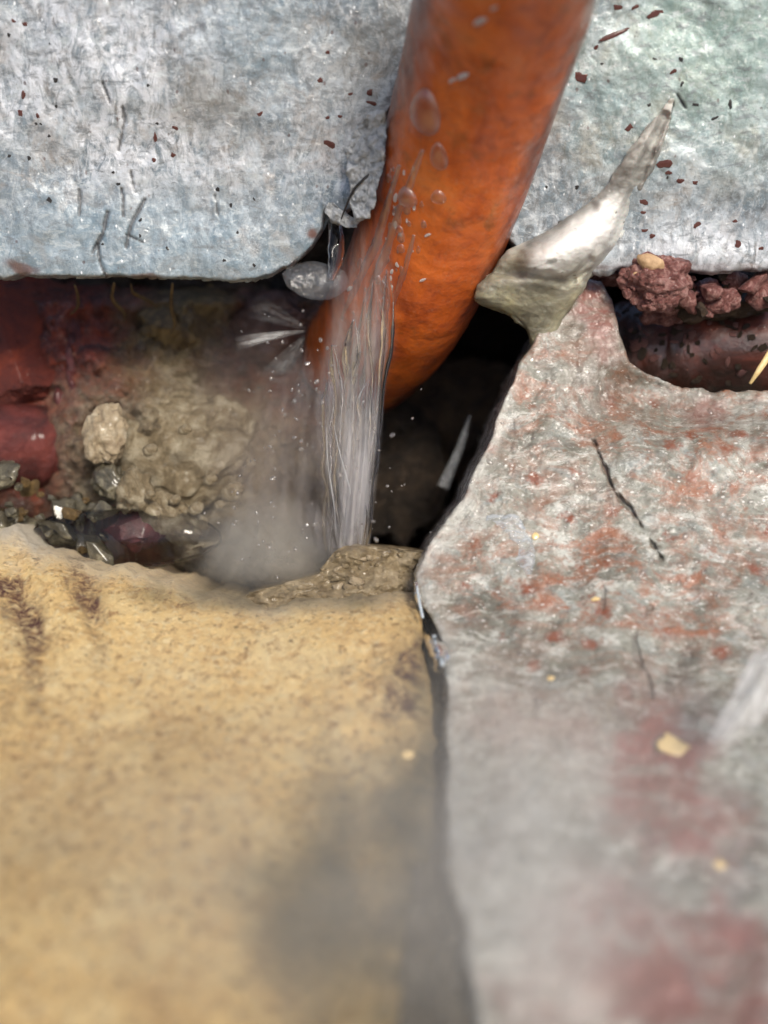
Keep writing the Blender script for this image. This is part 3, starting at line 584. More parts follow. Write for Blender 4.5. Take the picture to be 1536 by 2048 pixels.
# ------------------------------------------------------------------ rust stained grey slab, right
SLAB_TOP = [(828, 1150), (845, 1110), (880, 1060), (922, 1000), (960, 920), (1010, 800), (1040, 730), (1064, 690), (1085, 640), (1120, 595), (1165, 555), (1200, 560), (1222, 600), (1238, 670), (1262, 725),
            (1300, 752), (1350, 772), (1410, 782), (1536, 784), (2000, 790)]
def slab_f(b): return 4.5 - 0.30 * (b + 8) + 0.9 * 5 * np.logaddexp(0, -(b + 10) / 5) + 1.0 * 8 * np.logaddexp(0, -(b + 24) / 8)
def build_slab():
    m, n = 470, 470
    u = np.linspace(0, 1, m) ** 1.35; t = np.linspace(0, 1, n) ** 1.35
    px0 = 828 + u * (2000 - 828)
    top = interp(px0, SLAB_TOP) + 4 * fbm(px0 / 26, px0 * 0, 0, 101, 4)
    PY = top[None] + (2700 - top[None]) * t[:, None]
    PX0 = np.tile(px0, (n, 1))
    xl = interp(PY, [(1100, 828), (1150, 830), (1210, 842), (1260, 872), (1310, 892), (1400, 897), (1600, 893), (1750, 900), (1850, 925), (2048, 955), (2700, 1010)]) + 4 * fbm(PY / 40, PY * 0, 0, 102, 4)
    PX = PX0 + (1 - (PX0 - 828) / (2000 - 828)) * (xl - 828)
    C = solve_c(slab_f, PY)
    C += 1.4 * fbm(PX / 330, PY / 330, 0, 103, 3) + 0.55 * fbm(PX / 90, PY / 110, 0, 104, 4) + 0.12 * fbm(PX / 26, PY / 34, 0, 105, 5, 0.6)
    d = np.clip((PY - top[None]) * KMM * 0.75, 0, 99)
    C -= 0.5 * (1 - np.sqrt(np.clip(1 - (1 - np.clip(d / 0.6, 0, 1)) ** 2, 0, 1)))
    d2 = np.clip((PX - xl) * KMM, 0, 99)
    C -= 1.2 * (1 - np.sqrt(np.clip(1 - (1 - np.clip(d2 / 1.6, 0, 1)) ** 2, 0, 1)))
    C -= 4.5 * sstep(1120, 1260, PX) * blob(PX, PY, 1420, 800, 260, 60, 0, 0.9, 0.2, 106, 80)
    dark = np.zeros_like(PX)
    for pts, w, dep in (([(1186, 880), (1205, 925), (1228, 985), (1262, 1020), (1290, 1060), (1322, 1115)], 3.4, 0.9), ([(1300, 1215), (1268, 1275), (1272, 1310), (1296, 1350), (1305, 1392)], 3.0, 0.5),
                        ([(1210, 1180), (1205, 1215)], 7, 0.5), ([(1160, 985), (1200, 1000)], 4, 0.4)):
        q = seg_dist(PX, PY, pts) + 5 * fbm(PX / 26, PY / 26, 0, 107, 4)
        k = 1 - sstep(w * 0.4, w * 1.6, q); dark = np.maximum(dark, 0.45 * k); C -= dep * k
    rust = np.clip(0.25 + 0.9 * blob(PX, PY, 1330, 830, 260, 110, 15, 0.9, 0.4, 111, 80) + 0.9 * blob(PX, PY, 1180, 1140, 260, 110, 10, 0.9, 0.4, 112, 80) + 0.7 * blob(PX, PY, 1440, 960, 150, 90, 20, 0.9, 0.4, 113, 60)
                   + 0.6 * blob(PX, PY, 1410, 1262, 80, 16, 5, 0.6, 0.4, 114, 40) + 0.5 * blob(PX, PY, 1100, 820, 80, 120, 20, 0.9, 0.4, 115, 60), 0, 1) * sstep(1500, 1350, PY)
    spots = sstep(1430, 1280, PY) * sstep(640, 760, PY)
    mud = np.clip(0.7 * blob(PX, PY, 1200, 690, 130, 150, -40, 0.8, 0.5, 116, 50) * sstep(1080, 1150, PX) + 0.5 * blob(PX, PY, 1440, 830, 220, 40, 5, 0.8, 0.5, 117, 50)
                  + 0.55 * blob(PX, PY, 1020, 1460, 200, 110, 10, 1.0, 0.5, 118, 70), 0, 1)
    mar = np.clip(0.95 * blob(PX, PY, 1195, 630, 36, 85, -18, 0.5, 0.4, 121, 30) + 0.95 * blob(PX, PY, 1300, 1540, 80, 130, 12, 0.8, 0.5, 122, 60) + 0.9 * blob(PX, PY, 1370, 1650, 110, 70, 20, 0.9, 0.5, 123, 60)
                  + 0.95 * blob(PX, PY, 1290, 1990, 230, 150, 20, 0.9, 0.5, 124, 90) + 0.8 * blob(PX, PY, 1330, 1880, 150, 70, 0, 0.9, 0.5, 125, 60) + 0.4 * blob(PX, PY, 1190, 1760, 60, 50, 0, 0.9, 0.5, 126, 60)
                  + 0.45 * blob(PX, PY, 1130, 1470, 160, 60, 20, 1.0, 0.5, 128, 60) + 0.55 * blob(PX, PY, 1418, 826, 48, 30, 0, 0.6, 0.3, 127, 30), 0, 1)
    pale = np.clip(0.8 * blob(PX, PY, 1010, 1700, 160, 260, -20, 0.9, 0.3, 131, 120) + 0.6 * np.exp(-(d2 / 2.0) ** 2) * sstep(1130, 1180, PY) + 0.9 * np.exp(-(d / 3.0) ** 2) * sstep(1064, 1000, PX)
                   + 0.5 * blob(PX, PY, 1080, 1960, 130, 150, 0, 0.9, 0.3, 132, 90), 0, 1)
    o = grid_patch('grey_slab', PX, PY, C, M['slab'], None, 30.0, dict(m_dark=dark, m_rust=rust, m_spots=spots, m_mud=mud, m_maroon=mar, m_pale=pale), 'slab')
    tag(o, 'grey stone slab mottled with rust spots, its broken edge beside the dark hole', 'stone slab')
build_slab()
# dirty side of the joint between the two blocks
JF = row_patch('joint_filler', [(1300, 858, 905), (1420, 850, 912), (1600, 848, 915), (1800, 820, 950), (2048, 800, 1000), (2600, 780, 1060)],
          lambda X, Y: solve_c(buff_f, Y) - 6.0 + 4.2 * sstep(1500, 1900, Y) + 1.2 * fbm(X / 30, Y / 60, 0, 141, 4), M['mud'], None, 12.0, 200, 40, seed=142)
tag(JF, 'strip of dark wet dirt packed in the joint beside the yellow block', 'dirt')

# ------------------------------------------------------------------ sealant
SE = empty('sealant_smear', P(1130, 520, -2), 'white horn-shaped smear of sealant tapering up the grey sheet right of the pipe', 'sealant')
def mat_smear():
    t = NT('smeared_sealant')
    c = t.ramp(t.noise(0.16, 6, 0.6, 0.8), [(0.32, (0.17, 0.16, 0.145)), (0.46, (0.33, 0.32, 0.29)), (0.62, (0.55, 0.535, 0.485))])
    c = t.mix(t.attr('m_white'), c, (0.82, 0.81, 0.77))
    oc = t.ramp(t.noise(0.22, 7, 0.68, 0.8), [(0.32, (0.10, 0.088, 0.05)), (0.47, (0.21, 0.19, 0.115)), (0.60, (0.32, 0.29, 0.16)), (0.72, (0.46, 0.41, 0.17))])
    c = t.mix(t.attr('m_olive'), c, oc)
    d, _ = t.voro(0.9, t.mapv((0.6, 1, 1), (0, 25, 0)))
    c = t.mix(t.math('MULTIPLY', t.ramp(t.math('ADD', d, t.math('MULTIPLY', t.noise(2.0, 4), 0.4)), [(0.27, 0.85), (0.36, 0.0)]), t.attr('m_speck')), c, (0.13, 0.115, 0.085))
    c = t.mix(t.attr('m_dark'), c, (0.07, 0.062, 0.052))
    n = t.bump(t.noise(0.9, 7, 0.7, 0.6, t.mapv((0.6, 1, 1.2), (0, 25, 0))), 0.4, 0.0006)
    p = t.pbsdf(c, 0.45, n, Subsurface_Weight=0.15, Subsurface_Scale=0.002)
    t.sparkle(p, 0.9, 0.7, 0.1)
    return t.m
SM_ROWS = [(196, 1343, 1351), (230, 1314, 1342), (262, 1286, 1334), (300, 1258, 1322), (335, 1234, 1308), (370, 1212, 1288), (400, 1184, 1276), (430, 1142, 1264), (470, 1080, 1248), (500, 1012, 1232), (520, 996, 1218), (545, 985, 1190),
           (570, 952, 1172), (596, 946, 1156), (608, 968, 1146), (620, 1004, 1136), (634, 1032, 1128), (655, 1053, 1118), (690, 1066, 1104), (730, 1052, 1094), (770, 1036, 1066)]
def smear_c(X, Y):
    L = interp(Y, [(r[0], r[1]) for r in SM_ROWS]); Q = interp(Y, [(r[0], r[2]) for r in SM_ROWS])
    u = np.clip((X - L) / np.maximum(Q - L, 1), 0, 1); w = (Q - L) * KMM
    base = np.where(Y < 560, wall_c(np.minimum(Y, 560)), wall_c(560) - 0.02 * (Y - 560))
    bul = np.sqrt(np.clip(1 - (2 * u - 1) ** 2, 0, 1))
    C = base + 0.15 + 0.9 * sstep(420, 300, Y) + bul * (0.5 + 0.19 * w) * sstep(190, 300, Y) * (1 - 0.35 * sstep(540, 600, Y))
    C += 2.6 * blob(X, Y, 1125, 500, 75, 40, -35, 0.9, 0.1, 151, 60)
    for pts, wd, dp in (([(1330, 235), (1285, 330), (1255, 420), (1225, 500), (1170, 560)], 9, 0.9), ([(1180, 415), (1100, 470), (1040, 500)], 13, 0.7), ([(1000, 545), (1060, 550), (1140, 562)], 10, 0.6), ([(1180, 520), (1150, 555)], 8, 0.9)):
        q = seg_dist(X, Y, pts) + 3 * fbm(X / 25, Y / 25, 0, 152, 3); C -= dp * (1 - sstep(wd * 0.3, wd * 1.8, q))
    return C + 0.25 * fbm(X / 60, Y / 45, 0, 153, 4) + 0.07 * fbm(X / 16, Y / 11, 0, 154, 3)
def smear_a(X, Y, u):
    white = np.clip(1.1 * blob(X, Y, 1130, 488, 75, 34, -35, 0.8, 0.25, 155, 40) + 0.7 * blob(X, Y, 1200, 430, 45, 60, 20, 0.8, 0.3, 156, 40), 0, 1)
    olive = np.clip(0.85 * sstep(500, 610, Y + 0.25 * (X - 1100) * 0 + 14 * fbm(X / 40, Y / 40, 0, 157, 3)) * sstep(1235, 1150, X) + 0.5 * blob(X, Y, 1020, 520, 40, 26, 0, 0.8, 0.3, 158, 30), 0, 1)
    dark = np.zeros_like(X)
    for pts, wd in (([(1250, 350), (1185, 408), (1130, 440), (1060, 485)], 15), ([(985, 547), (1060, 552), (1150, 562)], 6), ([(1325, 270), (1300, 330)], 4), ([(1070, 535), (1110, 520)], 4)):  # first streak puts the shaded upper-left side of the horn into colour
        q = seg_dist(X, Y, pts) + 4 * fbm(X / 20, Y / 20, 0, 159, 3); dark = np.maximum(dark, 0.6 * (1 - sstep(wd * 0.2, wd * 1.3, q)))
    return dict(m_white=white, m_olive=olive, m_dark=dark, m_speck=np.clip(sstep(0.6, 0.85, u) + 0.35, 0, 1))
row_patch('smear', SM_ROWS, smear_c, mat_smear(), SE, 4.0, 240, 120, seed=160, bvh='horn', attrs=smear_a)


# ------------------------------------------------------------------ right: dark red pipe and crumbling mortar
RP = empty('dark_red_pipe', P(1450, 700, -16), 'dark red glossy pipe lying under the crumbling red mortar at the right edge', 'pipe')
V, F = tube_verts([(1212, 690, -30, 8), (1217, 690, -29, 45), (1228, 690, -27, 78), (1252, 692, -25, 104), (1330, 697, -23, 116), (1500, 697, -20, 118), (2000, 690, -16, 118)], 56, 140, 1.0, 0.07, 15)
link('tube', V, F, M['maroon'], RP, None, 'rpipe')
V, F = tube_verts([(1500, 768, -9, 3), (1515, 745, -8.2, 6), (1530, 722, -8, 7), (1550, 690, -8, 7)], 10, 30, 0.5, 0.1, 3)
link('gold_scratch', V, F, M['straw'], RP)
rq = random.Random(77)
for k, (x, y, rx, ry) in enumerate([(rq.uniform(1235, 1530), rq.triangular(615, 770, 630), rq.uniform(4, 13), rq.uniform(3, 8)) for _ in range(60)] + [(1275, 690, 14, 22), (1285, 708, 10, 16), (1395, 760, 12, 8), (1455, 725, 12, 5), (1410, 722, 8, 4), (1325, 670, 10, 5), (1383, 670, 9, 9), (1345, 730, 8, 8)]):
    lo = place(CHIPS['fleck', k % 4], 'rust_scale', 'rpipe', x, y, rx, ry, k * 50, 0.2, RP, 4)
    if lo: lo.data = lo.data.copy(); lo.data.materials.clear(); lo.data.materials.append(M['crimson'] if k % 3 == 0 else M['brown'])
G = 'crumbs of red mortar along the foot of the grey sheet'
lump('mortar_lump', 1306, 560, -5, 68, 58, 60, M['crimson'], 'largest lump of crumbling red mortar with a tan pebble set in it', 'mortar', seed=41, rough=0.24, sub=6, oct=6, freq=1.7)
PB = lump('pebble', 1302, 527, -1.5, 30, 17, 16, M['pebble'], 'tan pebble set in the top of the red mortar lump', 'pebble', rot=-25, seed=4, rough=0.15, sub=3)
lump('pebble', 1277, 548, -2.5, 15, 14, 11, M['pebble'], 'small round brown pebble at the left of the red mortar lump', 'pebble', seed=6, rough=0.2, sub=3)
lump('stone_chip', 1305, 503, -5, 26, 11, 14, M['brown'], 'dark stone chip capping the red mortar lump', 'stone', rot=8, seed=16, rough=0.3, sub=3)
rr = random.Random(3)
for k in range(44):
    a = rr.uniform(0, 6.28); q = rr.uniform(0.4, 1.0); r = rr.choice([4, 5, 7, 9, 12])
    lump('mortar_crumb', 1306 + 66 * q * math.cos(a), 562 + 58 * q * math.sin(a), -5 + 3.2 * math.sqrt(1 - q * q) , r * rr.uniform(0.9, 1.5), r, r, M['crimson'], 'small red crumb stuck on the pebbled mortar lump', 'mortar', G, rot=rr.uniform(-40, 40), seed=350 + k, rough=0.25, sub=3, facets=7)
for k in range(60):
    x = rr.uniform(1340, 1560); y = interp(x, [(1340, 590), (1400, 580), (1560, 572)]) + rr.uniform(-30, 44); r = rr.choice([6, 8, 11, 15, 20, 27])
    mt = M['crimson'] if rr.random() < 0.75 else M['brown']
    lump('mortar_crumb', x, y, -8 + rr.uniform(-2.5, 2.5), r * rr.uniform(0.9, 1.5), r * rr.uniform(0.7, 1.1), r, mt, 'small crumb of broken red mortar along the foot of the grey sheet' if mt is M['crimson'] else 'small dark brown crumb among the red mortar along the grey sheet', 'mortar', G, rot=rr.uniform(-40, 40), seed=50 + k, rough=0.3, sub=3, facets=7)
lump('mortar_lump', 1330, 620, -13, 45, 28, 40, M['crimson'], 'red mortar lump lying on the dark red pipe', 'mortar', seed=43, rough=0.4, sub=4)
lump('mortar_lump', 1440, 612, -13, 80, 26, 40, M['brown'], 'flat dark lump of mortar lying on the dark red pipe', 'mortar', seed=47, rough=0.35, sub=4)
lump('mortar_lump', 1235, 555, -12, 60, 16, 30, M['crimson'], 'thin dark red ridge of mortar left of the pebbled lump', 'mortar', seed=49, rough=0.35, sub=4)

# ------------------------------------------------------------------ left: brick, pipe and rubble in the hollow
def mat_bank():
    t = NT('wet_mud_and_brick_dust')
    br = t.ramp(t.noise(0.2, 8, 0.7, 1.0), [(0.32, (0.022, 0.016, 0.010)), (0.46, (0.075, 0.052, 0.030)), (0.58, (0.15, 0.11, 0.062)), (0.70, (0.29, 0.225, 0.135))])
    rd = t.ramp(t.noise(0.22, 8, 0.72, 1.0, t.mapv(loc=(8, 5, 3))), [(0.34, (0.025, 0.007, 0.006)), (0.46, (0.13, 0.024, 0.015)), (0.58, (0.27, 0.048, 0.022)), (0.72, (0.36, 0.10, 0.05))])
    oc = t.ramp(t.noise(0.25, 8, 0.72, 0.8, t.mapv((1.5, 1.5, 0.6), (0, -30, 0))), [(0.34, (0.05, 0.03, 0.012)), (0.5, (0.17, 0.11, 0.04)), (0.66, (0.34, 0.24, 0.10))])
    mo = t.ramp(t.noise(0.3, 8, 0.72, 0.8), [(0.34, (0.09, 0.068, 0.038)), (0.48, (0.27, 0.21, 0.125)), (0.62, (0.50, 0.43, 0.30))])
    c = t.mix(t.attr('m_red'), br, rd); c = t.mix(t.attr('m_ochre'), c, oc); c = t.mix(t.attr('m_mortar'), c, mo)
    d, _ = t.voro(0.7)
    c = t.mix(t.ramp(t.math('ADD', d, t.math('MULTIPLY', t.noise(1.8, 4), 0.5)), [(0.33, 0.7), (0.42, 0.0)]), c, t.mix(0.5, c, (0.5, 0.38, 0.28)))
    n = t.bump(t.noise(0.9, 9, 0.75, 0.5), 1.0, 0.0012)
    p = t.pbsdf(c, 0.5, n); t.sparkle(p, 1.6, 0.9, 0.08, (0.4, 0.6))
    return t.m
def build_bank():
    px = np.linspace(-320, 700, 360); py = np.linspace(548, 1190, 240)
    PX, PY = np.meshgrid(px, py)
    C = -29 + 2.4 * fbm(PX / 130, PY / 130, 0, 401, 4) + 1.0 * fbm(PX / 38, PY / 38, 0, 402, 4) + 0.35 * fbm(PX / 12, PY / 12, 0, 403, 3)
    C += 7.5 * blob(PX, PY, 345, 915, 200, 170, 0, 0.8, 0.15, 404, 80)
    C += 4.0 * blob(PX, PY, 150, 860, 60, 150, 0, 0.8, 0.2, 405, 50) + 2.5 * blob(PX, PY, 340, 690, 90, 150, 30, 0.7, 0.2, 406, 50)
    C -= 8 * sstep(610, 550, PY) + 6 * blob(PX, PY, 560, 760, 130, 220, 0, 0.9, 0.2, 407, 80)
    C += 7 * sstep(1000, 1120, PY)
    for q, (cx, cy) in enumerate([(205, 700), (120, 620), (245, 780)]): C += 1.3 * blob(PX, PY, cx, cy, 40, 70, -25, 0.5, 0.3, 420 + q, 30)
    red = np.clip(blob(PX, PY, 60, 720, 210, 300, 0, 0.5, 0.25, 411, 60) + 0.6 * blob(PX, PY, 560, 700, 140, 130, 0, 0.9, 0.3, 412, 60) + 0.7 * blob(PX, PY, 270, 1070, 70, 40, 0, 0.6, 0.3, 413, 30), 0, 1)
    och = np.clip(blob(PX, PY, 345, 690, 70, 140, 30, 0.7, 0.35, 414, 50), 0, 1)
    mor = np.clip(blob(PX, PY, 340, 920, 190, 160, 0, 0.6, 0.25, 415, 60), 0, 1)
    o = grid_patch('mud_bank', PX, PY, C, mat_bank(), None, 20.0, dict(m_red=red, m_ochre=och * (1 - mor), m_mortar=mor), 'bank')
    tag(o, 'wet bank of brown mud and broken brick filling the hollow left of the pipe', 'mud')
build_bank()
lump('red_brick', -10, 695, -29, 150, 120, 110, M['brick'], 'broken red brick under the grey sheet at the left edge', 'brick', seed=61, rough=0.10, freq=2.4, facets=9, sub=6, oct=6, square=0.75)
LP = empty('maroon_pipe', P(0, 890, -26), 'shiny maroon pipe end lying below the red brick at the left edge', 'pipe')
V, F = tube_verts([(-400, 900, -25, 100), (0, 893, -27, 98), (110, 893, -29, 92), (190, 893, -32, 86)], 48, 90, 1.0, 0.05, 25)
link('tube', V, F, M['maroonwet'], LP)
lump('brick_shard', 158, 850, -27, 46, 150, 42, M['brickgrain'], 'maroon shard of brick standing between the pipe end and the mortar lump', 'brick', seed=63, rough=0.35, sub=6, oct=6, freq=3.0, rot=4)
lump('clay_clod', 335, 660, -27, 50, 85, 40, M['ochre'], 'brown ochre clod of clay hanging below the grey sheet', 'clay', seed=66, rough=0.3, sub=6, oct=6, rot=30, freq=1.8, facets=10)
lump('clay_clod', 430, 610, -36, 120, 45, 50, M['brown'], 'dark brown clod of clay tight under the grey sheet, left of the pipe', 'clay', seed=67, rough=0.4, sub=5, oct=6)
lump('clay_clod', 545, 660, -34, 100, 70, 50, M['redclay'], 'reddish brown clod pushed against the bend of the copper pipe', 'clay', seed=68, rough=0.25, sub=5, oct=6)
for k, (x, y, ln) in enumerate([(150, 570, 60), (228, 566, 80), (262, 568, 45), (345, 566, 110)]):
    V, F = tube_verts([(x, y, -12, 3), (x + 6 - 9 * (k % 2), y + ln * 0.4, -17, 5), (x + 4 + 16 * (k % 3), y + ln * 0.75, -20, 4), (x - 10 + 30 * (k % 3), y + ln, -23, 1.2)], 8, 20, 0.7, 0.2, k)
    tag(link('root_fibre', V, F, M['ochre']), 'thin brown fibre hanging in the shade under the lower edge of the grey sheet', 'root', 'fibres under the grey sheet')
lump('mortar_lump', 355, 905, -22.5, 150, 118, 72, M['mortar'], 'big rounded lump of grey mortar under the hollow edge at left', 'mortar', seed=77, rough=0.18, sub=6, oct=7, freq=1.4)
lump('mortar_lump', 212, 872, -14, 44, 62, 40, M['tan'], 'pale tan crust of mortar stuck on the left of the big grey lump', 'mortar', seed=72, rough=0.2, sub=5, oct=6, freq=1.8)
lump('mortar_lump', 225, 965, -14, 36, 34, 34, M['gravel'], 'small wet dark lump below the pale tan crust', 'mortar', seed=73, rough=0.3, sub=4)
lump('mortar_lump', 270, 985, -13, 34, 46, 36, M['mortar'], 'small upright lump of mortar below the big grey lump', 'mortar', seed=74, rough=0.3, sub=4)
lump('mortar_lump', 330, 1030, -14, 80, 36, 40, M['mortar'], 'sloping ridge of mortar running down into the wet at left', 'mortar', seed=75, rough=0.3, sub=4, rot=-28)
lump('brick_shard', 265, 1062, -14, 66, 34, 40, M['brickgrain'], 'wet dark red shard lying in the pool by the yellow block', 'brick', seed=76, rough=0.22, sub=5, oct=6, facets=10)
GG = 'wet stones beside the pool at the left edge'
rr = random.Random(8)
for k in range(60):
    x = rr.uniform(-60, 215); y = interp(x, [(-60, 985), (0, 990), (100, 1020), (215, 1060)]) + rr.uniform(-45, 60); r = rr.choice([7, 9, 11, 14, 20, 34])
    lump('wet_stone', x, y, -14 + rr.uniform(-5, 4), r * rr.uniform(0.9, 1.4), r * rr.uniform(0.7, 1.0), r, *((M['gravel'], 'small wet olive grey stone in the heap beside the pool') if rr.random() < 0.8 else (M['ochre'], 'small ochre brown stone among the grey ones beside the pool')), 'stone', GG, rot=rr.uniform(-50, 50), seed=100 + k, rough=0.28, sub=4, oct=5, freq=1.4, facets=9)
GB = 'beads of grit on the lower side of the big mortar lump'
for k, (x, y, r) in enumerate([(465, 985, 22), (392, 1018, 15), (350, 1000, 12), (420, 960, 13), (440, 1010, 11), (300, 900, 14), (370, 860, 12), (300, 990, 10)]):
    lump('grit_bead', x, y, -12 if k < 5 else -10, r * 1.15, r * 0.85, r, M['mortar'], 'rounded bead of grit on the lower side of the big mortar lump', 'stone', GB, rot=25, seed=200 + k, rough=0.15, sub=3)
# rubble on the right of the water foot
def ledge_c(X, Y): return -3.5 + 0.05 * (1165 - Y) * 0 + 1.1 * fbm(X / 55, Y / 30, 0, 441, 4) + 0.4 * fbm(X / 24, Y / 16, 0, 442, 3) + 3.0 * sstep(1110, 1180, Y) + 1.0 * blob(X, Y, 720, 1125, 50, 30, 0, 0.7, 0.2, 443, 30)
LG = row_patch('wet_ledge', [(1092, 690, 752), (1104, 668, 860), (1120, 655, 862), (1150, 636, 852), (1185, 500, 850), (1212, 480, 845), (1230, 480, 845)], ledge_c, M['wetmortar'], None, 16.0, 80, 160, seed=444, bvh='ledge')
tag(LG, 'wet gritty ledge of tan mortar at the foot of the falling water', 'mortar')
rr = random.Random(21)
for k in range(26):
    x = rr.uniform(640, 840); y = rr.uniform(1108, 1180); r = rr.choice([5, 7, 9, 13])
    loc, nn = hit('ledge', x, y)
    if loc is None: continue
    lump('grit_grain', x, y, loc.dot(Vector(TO)) * 1000 + 0.1, r * rr.uniform(1, 1.6), r * 0.8, r * 0.8, *((M['wetmortar'], 'small wet brown grain of mortar on the ledge at the foot of the water') if rr.random() < .6 else (M['tan'], 'small pale tan grain of mortar on the ledge at the foot of the water')), 'grit', 'wet grains on the ledge under the water', seed=450 + k, rough=0.25, sub=3, facets=7, rot=rr.uniform(-40, 40))
lump('rubble_stone', 880, 850, -50, 150, 130, 80, M['brown'], 'dark brown stone deep in the hole right of the water', 'stone', seed=81, rough=0.25, sub=5)
lump('rubble_stone', 800, 960, -44, 90, 120, 60, M['soil'], 'blackish stone behind the falling water', 'stone', seed=83, rough=0.3, sub=4)
# flakes of clay and a pale thread
pool = lump('pool_water', 250, 1075, -13, 190, 60, 40, M['water'], 'small dark pool of water between the wet stones and the yellow block', 'water', seed=3, rough=0.06, sub=4)

# ------------------------------------------------------------------ water
def veil(name, rows, cfun, mat, parent=None, n=140, m=70, rip=0.6, seed=0, edge=0.18, top=0.15, bot=0.05, thick=1.0):
    """a thin closed skin of running water lofted between its two edges"""
    py = np.linspace(rows[0][0], rows[-1][0], n)
    L = interp(py, [(r[0], r[1]) for r in rows]); Rr = interp(py, [(r[0], r[2]) for r in rows])
    u = np.linspace(0, 1, m); PX = L[:, None] + (Rr - L)[:, None] * u[None]; PY = np.tile(py[:, None], (1, m))
    tt = np.linspace(0, 1, n)[:, None]
    C = cfun(PX, PY) + rip * fbm(u[None] * 7 + seed, tt * 1.1, 0, seed, 3) - 2.0 * (2 * u[None] - 1) ** 2
    fade = np.minimum(1, np.minimum(u, 1 - u)[None] / edge) * np.minimum(1, tt / max(top, 1e-3)) * np.minimum(1, (1 - tt) / max(bot, 1e-3))
    fade = fade * fade * (3 - 2 * fade)
    idx = np.arange(n * m).reshape(n, m)
    V = np.concatenate([P(PX, PY, C).reshape(-1, 3), P(PX, PY, C - thick).reshape(-1, 3)])
    q = np.stack([idx[:-1, :-1], idx[1:, :-1], idx[1:, 1:], idx[:-1, 1:]], -1).reshape(-1, 4)
    F = np.concatenate([q, q[:, ::-1] + n * m])
    return link(name, V, F.tolist(), mat, parent, dict(fade=np.concatenate([fade.ravel(), fade.ravel() * 0.4])))
M['veil'] = mat_veil('aerated_water', 0.06, 0.82, (0.92, 0.89, 0.90), (0.75, 0.75, 0.07), 0.5)
M['veil2'] = mat_veil('thin_water_film', 0.0, 0.40, (0.70, 0.66, 0.66), (1.2, 1.2, 0.09), 0.6, 0.25, (0, 18, 0))
M['strand'] = mat_veil('bright_water_strand', 0.45, 0.9, (0.95, 0.96, 0.98), (1, 1, 0.2), 1.0, 0.4)
WS = empty('falling_water', P(700, 1100, -14), 'clear stream of water running off the pipe bend and falling into the hollow', 'water')
fc = lambda X, Y: interp(Y, [(430, 9.5), (600, 4), (760, -4), (900, -8), (1120, -14)])
veil('sheet', [(560, 655, 800), (700, 640, 790), (800, 625, 772), (900, 628, 762), (1000, 638, 748), (1115, 648, 742)], fc, M['veil'], WS, seed=11, edge=0.22, top=0.3)
veil('sheet', [(430, 690, 800), (560, 660, 800), (700, 640, 800), (800, 650, 780)], lambda X, Y: fc(X, Y) - 1.5 + 2, M['veil2'], WS, seed=12, edge=0.3, top=0.4, bot=0.3)
veil('sheet', [(760, 690, 775), (900, 680, 765), (1110, 665, 740)], lambda X, Y: fc(X, Y) + 2, M['veil'], WS, seed=13, edge=0.25, top=0.3)
for k, pts in enumerate([[(652, 855), (656, 930), (668, 1010), (672, 1070)], [(668, 850), (678, 900), (696, 965), (702, 990)], [(676, 905), (690, 960), (700, 985)], [(662, 900), (664, 960), (668, 1020)],
                         [(690, 900), (700, 950), (706, 1000)], [(762, 440), (768, 480), (766, 520)], [(655, 870), (650, 960), (655, 1040)], [(735, 860), (728, 950), (722, 1040)]]):
    path = [(x, y, float(fc(x, y)) + 3.0, 1.6 if 0 < i < len(pts) - 1 else 0.6) for i, (x, y) in enumerate(pts)]
    V, F = tube_verts([(a, b, c, r * 0.8) for a, b, c, r in path], 8, 24)
    if k in (0, 1): link('strand', V, F, M['strand'], WS, dict(fade=np.ones(len(V))))
rr = random.Random(31)
for k, (xa, xb, y0, r) in enumerate([(668, 664, 690, 8), (700, 690, 640, 10), (730, 712, 600, 9), (756, 728, 560, 8), (772, 738, 540, 6), (650, 676, 760, 7), (745, 700, 760, 9)]):
    pts = []
    for i, y in enumerate(np.linspace(y0, 1118, 9)):
        u = i / 8.0
        x = xa + (xb - xa) * u + 10 * math.sin(5.0 * u + k * 1.7) + rr.uniform(-3, 3)
        pts.append((x, y, float(fc(x, y)) + 0.4 + 0.8 * math.cos(5 * u + k), r * (0.25 if i in (0, 8) else rr.uniform(0.9, 1.9))))
    V, F = tube_verts(pts, 14, 80, 0.7, 0.25, k)
    link('rope', V, F, M['water'], WS)
